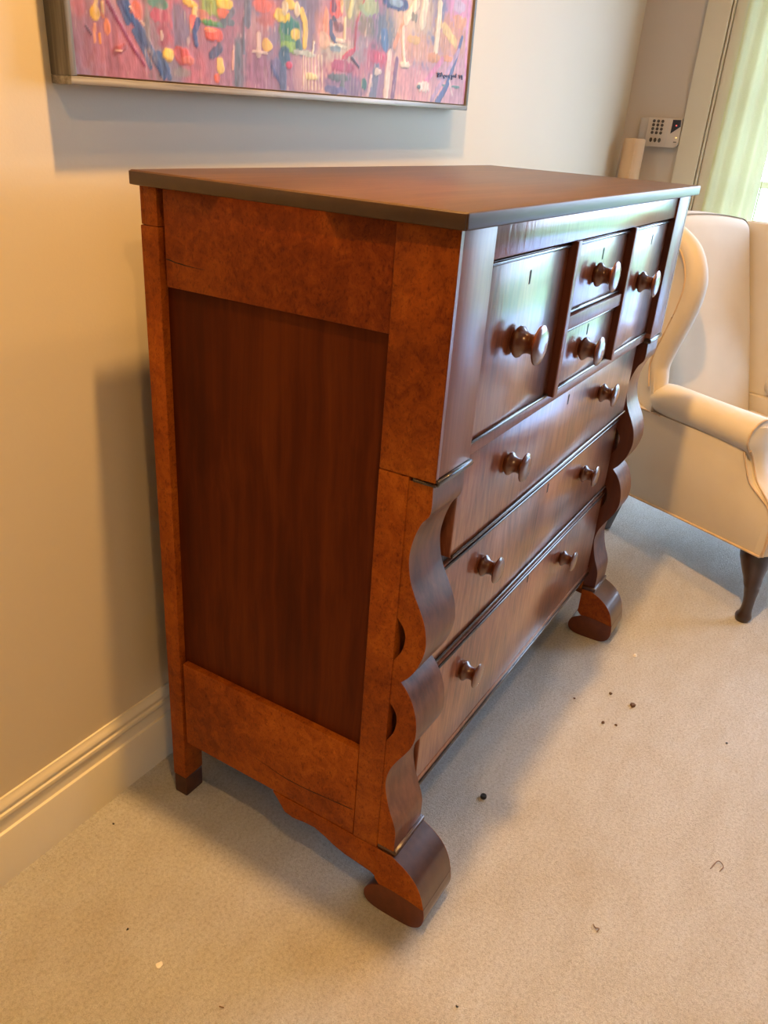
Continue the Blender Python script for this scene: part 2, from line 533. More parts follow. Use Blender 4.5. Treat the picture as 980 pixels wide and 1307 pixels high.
# casing boards round the opening
tr = thing('trim_1', None, None, (XR, -0.18, 0))
tr['kind'] = 'structure'
box('casing_board', XR - 0.022, XR, -0.224, -0.136, 0, 2.30, 'casing', tr, bev=0.003)
box('casing_bead', XR - 0.016, XR, -0.236, -0.228, 0, 2.30, 'casing', tr, bev=0.002)
box('jamb_board', XR - 0.012, XR, -0.290, -0.240, 0, 2.25, 'casing', tr, bev=0.002)
box('sill_board', XR - 0.03, XR, WY0, -0.30, WZ0 - 0.03, WZ0, 'casing', tr, bev=0.003)
structure(box('ground', XR + 5.0, XR + 40, -30, 26, -0.5, -0.20, 'lawn', bev=0))
structure(box('bounce_terrace', XR + 0.2, XR + 4.98, -14, 10, -0.5, -0.18, 'bounce_terrace', bev=0))  # unseen slab added outside as a bluish reflector for the drawer fronts

# ================================================================== DRESSER
CX0, CX1 = 0.012, 1.225          # outer faces of the case
TW, TD, TH = 1.256, 0.549, 1.22  # top width, depth, height
dr = thing('chest_of_drawers', 'tall antique chest of drawers in burl and mahogany with scrolled pillars and feet', 'chest of drawers', (0.62, -0.27, 0))
MX = lambda x: CX0 + CX1 - x     # mirror to the other side

top = box('top_board', 0.0, TW, -TD, 0.003, 1.199, TH, 'top', dr, bev=0.003, seg=3)
# worn dark banding on the left end of the top
box('end_band', -0.002, 0.0015, -TD + 0.002, 0.002, 1.200, TH - 0.0015, 'edge', dr, bev=0.001)

box('case_body', 0.062, MX(0.062), -0.472, -0.004, 0.20, 1.198, 'case', dr, bev=0)


def side(mirror):
    X = (lambda x: MX(x)) if mirror else (lambda x: x)
    # back post with its dark foot
    def taper(x, y, z):
        if z < 0.14:
            k = (0.14 - z) / 0.14
            y = y - 0.0 * k if y > -0.02 else y + 0.004 * k
        return x, y, z
    box('back_post', X(0.012), X(0.062), -0.037, -0.001, 0.05, 1.143, 'burl', dr, fn=taper)
    box('back_post_top', X(0.0125), X(0.062), -0.0365, -0.0105, 1.1435, 1.199, 'burl', dr)
    box('back_post_filler', X(0.014), X(0.062), -0.0098, -0.001, 1.1435, 1.199, 'burl', dr)
    box('back_foot', X(0.0125), X(0.0615), -0.0345, -0.0015, 0.0, 0.0495, 'shoe', dr, bev=0.003)
    # top rail, split along a crack
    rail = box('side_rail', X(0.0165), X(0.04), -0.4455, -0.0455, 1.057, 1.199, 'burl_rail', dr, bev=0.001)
    ck = [(-0.0465, 1.0985, 0.0016), (-0.056, 1.0975, 0.0018), (-0.066, 1.0955, 0.0012), (-0.078, 1.0950, 0.0016), (-0.090, 1.0938, 0.0010), (-0.105, 1.0935, 0.0006), (-0.125, 1.0930, 0.0003)]
    prism('crack', [(a, c + w / 2) for a, c, w in ck] + [(a, c - w / 2) for a, c, w in ck[::-1]], 0, X(0.0162), X(0.0164), 'black', rail, smooth=False)
    box('side_panel', X(0.027), X(0.042), -0.452, -0.035, 0.32, 1.07, 'panel', dr, bev=0)
    # lower rail in two boards with an open crack
    rail = box('lower_rail', X(0.014), X(0.04), -0.444, -0.041, 0.150, 0.346, 'burl', dr, bev=0.001)
    ck = [(-0.440, 0.2070, 0.0014), (-0.415, 0.2048, 0.0016), (-0.392, 0.2025, 0.0010), (-0.360, 0.1990, 0.0016), (-0.330, 0.1965, 0.0012), (-0.296, 0.1960, 0.0014),
          (-0.270, 0.1985, 0.0009), (-0.245, 0.2035, 0.0007), (-0.219, 0.2070, 0.0003)]
    prism('crack', [(a, c + w / 2) for a, c, w in ck] + [(a, c - w / 2) for a, c, w in ck[::-1]], 0, X(0.0137), X(0.0139), 'black', rail, smooth=False)
    # front stile below, wide post block above
    box('front_stile', X(0.012), X(0.125), -0.495, -0.446, 0.150, 0.867, 'burl', dr)
    # bracket running back from the foot
    br = [(-0.262, 0.1485), (-0.291, 0.112), (-0.310, 0.108), (-0.340, 0.113), (-0.361, 0.114), (-0.385, 0.106), (-0.405, 0.097), (-0.430, 0.090),
          (-0.454, 0.087), (-0.486, 0.083), (-0.497, 0.078), (-0.497, 0.1485)]
    prism('bracket', br, 0, X(0.013), X(0.034), 'burl', dr, bev=0.001)
    # upper post: veneered side and mahogany front
    box('post_side', X(0.012), X(0.020), -0.5365, -0.4465, 0.8685, 1.1985, 'burl', dr)
    box('upper_post', X(0.0205), X(0.117), -0.537, -0.4465, 0.874, 1.1985, 'post', dr)
    box('post_edge', X(0.0121), X(0.0203), -0.5372, -0.5366, 0.874, 1.1985, 'post', dr, bev=0)
    # small moulding under the post
    mo = [(-0.500, 0.8625), (-0.537, 0.8625), (-0.5405, 0.864), (-0.542, 0.868), (-0.5405, 0.872), (-0.537, 0.8735), (-0.500, 0.8735)]
    prism('post_moulding', mo, 0, X(0.0145), X(0.121), 'bead', dr, bev=0.001)
    box('moulding_return', X(0.0095), X(0.0140), -0.539, -0.503, 0.8635, 0.8680, 'bead', dr)
    # scroll-cut pillar in front of the stile
    o1 = spline([(-0.533, 0.862), (-0.533, 0.822), (-0.520, 0.801), (-0.510, 0.772), (-0.506, 0.741), (-0.511, 0.708), (-0.520, 0.685),
                 (-0.533, 0.660), (-0.542, 0.639), (-0.547, 0.615), (-0.547, 0.593), (-0.539, 0.563), (-0.527, 0.539), (-0.512, 0.521)], 5)
    o2 = spline([(-0.512, 0.521), (-0.526, 0.506), (-0.537, 0.486), (-0.545, 0.459), (-0.547, 0.429), (-0.542, 0.405), (-0.531, 0.383), (-0.518, 0.361),
                 (-0.506, 0.335), (-0.501, 0.308), (-0.504, 0.281), (-0.513, 0.249), (-0.524, 0.222), (-0.529, 0.200), (-0.529, 0.160)], 5)
    h2 = spline([(-0.4955, 0.395), (-0.507, 0.417), (-0.511, 0.442), (-0.507, 0.460), (-0.4955, 0.473)], 4)
    h1 = spline([(-0.4955, 0.556), (-0.508, 0.578), (-0.5125, 0.602), (-0.508, 0.620), (-0.4955, 0.636)], 4)
    prof = o1 + o2[1:] + [(-0.4955, 0.160)] + h2 + h1 + [(-0.4955, 0.862)]
    sc = prism('scroll_pillar', prof, 0, X(0.0150), X(0.110), 'scroll', dr, bev=0.0)
    # burl veneer on the outer and inner cheeks of the pillar
    prism('pillar_cheek', prof, 0, X(0.0140), X(0.0149), 'burl', sc)
    prism('pillar_cheek', prof, 0, X(0.1101), X(0.1110), 'inner', sc)
    # plinth strip and scrolled foot
    box('plinth_strip', X(0.0150), X(0.1185), -0.5345, -0.4955, 0.1495, 0.1595, 'foot', dr)
    f1 = spline([(-0.526, 0.149), (-0.553, 0.136), (-0.576, 0.117), (-0.591, 0.092), (-0.5995, 0.062)], 5)
    f2 = spline([(-0.5995, 0.060), (-0.602, 0.038), (-0.596, 0.016), (-0.578, 0.003), (-0.550, 0.0), (-0.520, 0.0), (-0.496, 0.003), (-0.481, 0.012),
                 (-0.477, 0.030), (-0.486, 0.049), (-0.506, 0.0625)], 5)
    arc = spline([(-0.5995, 0.060), (-0.575, 0.0645), (-0.550, 0.0665), (-0.528, 0.0675), (-0.506, 0.0655)], 4)
    strap = [(-0.4975, 0.149)] + f1 + arc[1:] + [(-0.497, 0.076)]
    ft = prism('scroll_foot', strap, 0, X(0.0130), X(0.1185), 'foot', dr)
    prism('foot_cheek', strap, 0, X(0.0120), X(0.0129), 'burl', ft)
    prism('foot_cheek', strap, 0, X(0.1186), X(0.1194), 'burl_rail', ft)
    curl = f2 + [(a, c - 0.0008) for a, c in arc[::-1][1:-1]]
    cu = prism('foot_curl', curl, 0, X(0.0150), X(0.1170), 'foot', dr)
    prism('curl_cheek', curl, 0, X(0.0128), X(0.0149), 'curl', cu)
    prism('curl_cheek', curl, 0, X(0.1171), X(0.1190), 'curl', cu)


side(False)
side(True)

IX0, IX1 = 0.117, MX(0.117)
D1, D2 = (0.454, 0.472), (0.797, 0.812)
box('frieze', IX0 + 0.004, IX1 - 0.001, -0.533, -0.47, 1.153, 1.1985, 'frieze', dr)
for a, c in (D1, D2):
    box('divider', a, c, -0.537, -0.472, 0.885, 1.1525, 'post', dr)
    box('divider_side', a - 0.0008, a - 0.0001, -0.5355, -0.472, 0.886, 1.152, 'inner', dr, bev=0)
box('cross_rail', D1[1], D2[0] - 0.001, -0.533, -0.472, 1.0005, 1.0245, 'post', dr)
box('waist_rail', IX0, IX1, -0.524, -0.472, 0.8665, 0.8845, 'post', dr)
box('drawer_rail', 0.1255, MX(0.1255), -0.497, -0.47, 0.669, 0.686, 'case', dr)
box('drawer_rail', 0.1255, MX(0.1255), -0.497, -0.47, 0.459, 0.472, 'case', dr)
box('bottom_rail', 0.112, MX(0.112), -0.503, -0.44, 0.2055, 0.2185, 'drawer', dr)
box('bottom_bead', 0.112, MX(0.112), -0.507, -0.44, 0.1985, 0.2050, 'bead', dr, bev=0.003)
box('end_reveal', IX1 - 0.0008, IX1 - 0.0001, -0.5355, -0.472, 0.886, 1.152, 'inner', dr, bev=0)

knob_big = lathe_mesh('knob', [(0, 0.0170), (0.003, 0.0185), (0.0055, 0.0235), (0.0085, 0.0255), (0.0125, 0.0245), (0.0165, 0.0195), (0.021, 0.0165),
                               (0.027, 0.0155), (0.0325, 0.0165), (0.0365, 0.0205), (0.0395, 0.0275), (0.0415, 0.0310), (0.0440, 0.0310), (0.0465, 0.0275), (0.0485, 0.0190), (0.0492, 0.008), (0.0493, 0.0)], 1)
knob_big.materials.append(M['knob'])


def drawer(x0, x1, z0, z1, face, knobs, keys, kscale=1.0, beads='tb', back=-0.472):
    d = box('drawer', x0, x1, face, back, z0, z1, 'drawer', dr, bev=0.002)
    bw, bp = 0.006, 0.005
    if 't' in beads:
        box('bead', x0, x1, face - bp, face - 0.0001, z1 - bw, z1, 'bead', d, bev=0.0024, seg=3)
    if 'b' in beads:
        box('bead', x0, x1, face - bp, face - 0.0001, z0, z0 + bw, 'bead', d, bev=0.0024, seg=3)
    for kx, kz in knobs:
        k = bpy.data.objects.new('knob', knob_big)
        COL.objects.link(k)
        k.parent = d
        k.location = (kx, face, kz)
        k.scale = (kscale,) * 3
    for hx, hz in keys:
        kh = [(hx + 0.0036 * math.cos(t), hz + 0.006 + 0.0042 * math.sin(t)) for t in [math.pi * (-0.2 + 1.4 * i / 8) for i in range(9)]]
        kh += [(hx - 0.0026, hz - 0.011), (hx + 0.0026, hz - 0.011)]
        prism('keyhole', kh, 1, face - 0.0004, face - 0.0001, 'black', d, smooth=False)
    return d


drawer(IX0 + 0.003, D1[0] - 0.002, 0.8865, 1.1475, -0.523, [(0.262, 1.020)], [(0.292, 1.112)], 0.98)
drawer(D1[1] + 0.002, D2[0] - 0.003, 1.0265, 1.1475, -0.523, [(0.617, 1.081)], [(0.648, 1.115)], 0.88)
drawer(D1[1] + 0.002, D2[0] - 0.003, 0.8865, 0.9985, -0.523, [(0.607, 0.945)], [(0.634, 0.977)], 0.88)
drawer(D2[1] + 0.002, IX1 - 0.003, 0.8865, 1.1475, -0.523, [(0.945, 1.030)], [(0.995, 1.115)], 0.90)
drawer(0.140, MX(0.140), 0.688, 0.8655, -0.514, [(0.327, 0.795), (0.838, 0.801)], [(0.620, 0.838)], 0.82, 'b')
drawer(0.128, MX(0.128), 0.474, 0.6675, -0.503, [(0.303, 0.600), (0.856, 0.598)], [(0.620, 0.642)], 0.80, 'tb')
drawer(0.128, MX(0.128), 0.221, 0.457, -0.503, [(0.280, 0.380), (0.812, 0.390)], [(0.588, 0.437)], 0.78, 't')

# ================================================================== WING CHAIR
FX, FY, BX, BY = 1.513, -0.906, 1.85, -0.356
rz = math.atan2(FY - BY, FX - BX)
ch = thing('wing_chair', 'cream upholstered wing chair with rolled arms and dark cabriole legs', 'armchair', (BX, BY, 0), rotz=rz, worldspace=False)
SW = 0.60                        # distance between the two side legs; near side y=0, far side y=SW
CXM = SW / 2


def soft(name, x0, x1, y0, y1, z0, z1, r, mat, fn=None, seg=5, sub=0):
    bm = bmesh.new()
    bm_box(bm, x0, x1, y0, y1, z0, z1)
    if sub:
        bmesh.ops.subdivide_edges(bm, edges=bm.edges[:], cuts=sub, use_grid_fill=True)
        sharp = [e for e in bm.edges if e.calc_face_angle(0) > 0.5]
    else:
        sharp = bm.edges[:]
    bmesh.ops.bevel(bm, geom=sharp, offset=r, segments=seg, affect='EDGES', profile=0.5)
    if fn:
        for v in bm.verts:
            v.co = Vector(fn(*v.co))
    return from_bm(name, bm, mat, ch, smooth=True, angle=70)


# seat box and cushion
soft('seat_frame', 0.06, 0.655, 0.045, SW - 0.045, 0.205, 0.33, 0.012, 'fabric', lambda x, y, z: (x, y, z + 0.03 * (x - 0.06)))


def cush(x, y, z):
    u, w = (x - 0.37) / 0.30, (y - CXM) / 0.21
    b = max(0, 1 - u * u) * max(0, 1 - w * w)
    return x, y, z + (0.028 * b if z > 0.40 else 0)


cu = soft('seat_cushion', 0.09, 0.67, 0.088, SW - 0.088, 0.352, 0.455, 0.03, 'fabric', cush, sub=6)
tube('piping', spline([(0.668, 0.10, 0.44), (0.668, CXM, 0.442), (0.668, SW - 0.10, 0.44), (0.60, SW - 0.088, 0.447), (0.12, SW - 0.09, 0.447)], 6), 0.004, 'piping', cu)

# back: leaning pad between the wings
XB = lambda z: 0.100 - 0.20 * (z - 0.44) / 0.62


def lean(x, y, z):
    u, w = (y - CXM) / 0.22, (z - 0.75) / 0.33
    b = max(0, 1 - u * u) * max(0, 1 - w * w)
    ztop = z + (0.020 * max(0, 1 - u * u) * max(0, (z - 0.9) / 0.18))
    return x + XB(z) + (0.028 * b if x > -0.04 else 0), y, ztop


bk = soft('backrest', -0.125, 0.0, 0.085, SW - 0.085, 0.34, 1.078, 0.035, 'fabric', lean, sub=7)
soft('back_panel', -0.135, -0.118, 0.02, SW - 0.02, 0.20, 1.05, 0.006, 'fabric', lambda x, y, z: (x + XB(z), y, z))


def half(s):
    Y = (lambda y: y) if s == 0 else (lambda y: SW - y)
    # outer side panel, from the frame up to the arm
    pr = spline([(0.500, 0.505), (0.522, 0.465), (0.548, 0.425), (0.590, 0.400), (0.630, 0.375), (0.652, 0.325)], 5)
    prof = [(0.02, 0.186), (0.30, 0.206), (0.648, 0.228)] + pr[::-1] + [(0.47, 0.515), (0.0, 0.495), (-0.03, 0.40)]
    pa = prism('side_panel', prof, 1, Y(-0.020), Y(0.075), 'fabric', ch, bev=0.006)
    tube('piping', [(0.02, Y(-0.021), 0.186), (0.30, Y(-0.021), 0.206), (0.648, Y(-0.021), 0.228), (0.653, Y(0.03), 0.229)], 0.004, 'piping', pa)
    tube('piping', [(p[0] + 0.001, Y(-0.020), p[1]) for p in pr] + [(0.655, Y(-0.020), 0.26), (0.650, Y(-0.020), 0.230)], 0.003, 'piping', pa)
    tube('piping', [(0.0, Y(-0.021), 0.495), (0.10, Y(-0.021), 0.499), (0.16, Y(-0.021), 0.500)], 0.003, 'piping', pa)
    # rolled arm: oval section swept forward
    bm = bmesh.new()
    rings = []
    N = 20
    st = [(0.10, 0.70), (0.125, 0.92), (0.15, 0.98), (0.20, 1.0), (0.30, 1.0), (0.40, 1.02), (0.48, 1.05), (0.508, 1.06), (0.517, 1.03), (0.520, 0.97)]
    for a, k in st:
        ring = []
        for i in range(N):
            t = 2 * math.pi * i / N
            yy = 0.022 + 0.058 * k * math.cos(t)
            zz = 0.548 + 0.054 * k * math.sin(t) + 0.01 * (a - 0.3)
            ring.append(bm.verts.new((a, Y(yy), zz)))
        rings.append(ring)
    for A, B in zip(rings, rings[1:]):
        for i in range(N):
            bm.faces.new((A[i], A[(i + 1) % N], B[(i + 1) % N], B[i]))
    bm.faces.new(rings[0])
    bm.faces.new(rings[-1])
    ar = from_bm('arm_roll', bm, 'fabric', ch, smooth=True, angle=60)
    tube('piping', [(0.519, Y(0.022 + 0.060 * math.cos(t)), 0.550 + 0.056 * math.sin(t)) for t in [2 * math.pi * i / 28 for i in range(28)]], 0.0032, 'piping', ar, closed=True)
    # face of the arm: from the roll down to the frame, curving forward
    bm = bmesh.new()
    path = spline([(0.519, 0.585), (0.521, 0.540), (0.523, 0.500), (0.533, 0.462), (0.556, 0.430), (0.597, 0.406), (0.637, 0.378), (0.658, 0.325), (0.657, 0.232)], 5)
    wid = spline([(-0.012, 0.058), (-0.034, 0.078), (-0.008, 0.072), (0.004, 0.066), (0.000, 0.068), (-0.010, 0.072), (-0.018, 0.074), (-0.020, 0.075), (-0.020, 0.075)], 5)
    rows = []
    for (a, z), (w0, w1) in zip(path, wid):
        row = []
        for i in range(7):
            u = i / 6
            row.append(bm.verts.new((a + 0.010 * math.sin(math.pi * u), Y(w0 + (w1 - w0) * u), z)))
        row += [bm.verts.new((a - 0.03, Y(w1), z)), bm.verts.new((a - 0.03, Y(w0), z))]
        rows.append(row)
    for A, B in zip(rows, rows[1:]):
        n = len(A)
        for i in range(n):
            bm.faces.new((A[i], A[(i + 1) % n], B[(i + 1) % n], B[i]))
    bm.faces.new(rows[0])
    bm.faces.new(rows[-1])
    af = from_bm('arm_front', bm, 'fabric', ch, smooth=True, angle=60)
    for side_ in (0, 1):
        tube('piping', [(a + 0.001, Y(w[side_]), z) for (a, z), w in list(zip(path, wid))[8:]], 0.0032, 'piping', af)
    # wing: flared panel, thick rolled front edge
    edge = spline([(-0.075, 1.070), (-0.010, 1.072), (0.060, 1.048), (0.125, 1.008), (0.158, 0.955), (0.166, 0.905), (0.155, 0.840), (0.132, 0.770), (0.108, 0.700), (0.098, 0.650), (0.106, 0.610), (0.118, 0.560), (0.122, 0.500)], 5)
    bm = bmesh.new()
    rows = []
    for a, z in edge:
        row = []
        bx = XB(z) - 0.09
        for i in range(7):
            u = i / 6
            yy = 0.095 - 0.095 * u ** 0.8 if False else 0.060 - 0.055 * u
            row.append((bx + (a - bx) * u, yy, z if i else min(z, 1.06)))
        rows.append(row)
    grid_o = [[bm.verts.new((x, Y(y - 0.030), z)) for x, y, z in r] for r in rows]
    grid_i = [[bm.verts.new((x, Y(y + 0.030), z)) for x, y, z in r] for r in rows]
    nR, nC = len(rows), 7
    for G in (grid_o, grid_i):
        for r in range(nR - 1):
            for c in range(nC - 1):
                bm.faces.new((G[r][c], G[r][c + 1], G[r + 1][c + 1], G[r + 1][c]))
    for r in range(nR - 1):
        for c in (0, nC - 1):
            bm.faces.new((grid_o[r][c], grid_o[r + 1][c], grid_i[r + 1][c], grid_i[r][c]))
    for c in range(nC - 1):
        for r in (0, nR - 1):
            bm.faces.new((grid_o[r][c], grid_o[r][c + 1], grid_i[r][c + 1], grid_i[r][c]))
    wg = from_bm('wing', bm, 'fabric', ch, smooth=True, angle=50)
    rad = [0.024 + 0.012 * math.sin(math.pi * min(1, i / (len(edge) - 1))) for i in range(len(edge))]
    tube('wing_roll', [(a - 0.006, Y(0.005), z) for a, z in edge[4:-5]], rad[4:-5], 'fabric', wg, seg=14, up=(0, 1, 0))
    tube('piping', [(a - 0.020, Y(-0.028), z) for a, z in edge[6:-7]], 0.003, 'piping', wg)
    # cabriole front leg
    lp = spline([(0.596, 0.036, 0.222), (0.605, 0.030, 0.192), (0.622, 0.016, 0.150), (0.638, 0.006, 0.105), (0.645, 0.0, 0.060), (0.645, -0.002, 0.028), (0.643, -0.003, 0.012), (0.643, -0.003, 0.0)], 4)
    lr = [0.044, 0.046, 0.047, 0.047, 0.046, 0.043, 0.040, 0.036, 0.032, 0.028, 0.026, 0.024, 0.022, 0.020, 0.018, 0.017, 0.0165, 0.0165, 0.017, 0.018, 0.0195, 0.022, 0.024, 0.0245, 0.024, 0.023, 0.022, 0.021, 0.020]
    tube('leg', [(a, Y(b), c) for a, b, c in lp], lr[:len(lp)], 'leg', ch, seg=14)
    # raked back leg
    def rake(x, y, z):
        k = (0.21 - z) / 0.21
        return x - 0.060 * k * k, y, z
    y0, y1 = sorted((Y(-0.012), Y(0.028)))
    box('leg', 0.030, 0.068, y0, y1, 0.0, 0.21, 'leg', ch, bev=0.003, fn=lambda x, y, z: (x - 0.062 * ((0.21 - z) / 0.21), y, z))


half(0)
half(1)

# ================================================================== PAINTING
PWD, PHT, PDEP = 1.240, 0.86, 0.043
pt = thing('painting', 'large pink and lavender abstract painting in weathered grey frame', 'painting', (-0.043, YW, 1.324), worldspace=False)
pt.rotation_euler = (0, -0.0171, 0)
LIP = 0.011
yf, yb = -PDEP, -0.001
box('frame_rail', 0.0, PWD, yf, yb, 0.0, LIP, 'frame_h', pt, bev=0.0012)
box('frame_rail', 0.0, PWD, yf, yb, PHT - LIP, PHT, 'frame_h', pt, bev=0.0012)
box('frame_stile', 0.0, LIP, yf, yb, LIP, PHT - LIP, 'frame', pt, bev=0.0012)
box('frame_stile', PWD - LIP, PWD, yf, yb, LIP, PHT - LIP, 'frame', pt, bev=0.0012)
box('backing_board', LIP, PWD - LIP, -0.012, -0.004, LIP, PHT - LIP, 'case', pt, bev=0)
CI = 0.0135                      # canvas inset from the frame's outer edge
box('canvas_edge', CI - 0.002, PWD - CI + 0.002, -0.0365, -0.0125, CI - 0.002, PHT - CI + 0.002, 'gold', pt, bev=0.001)

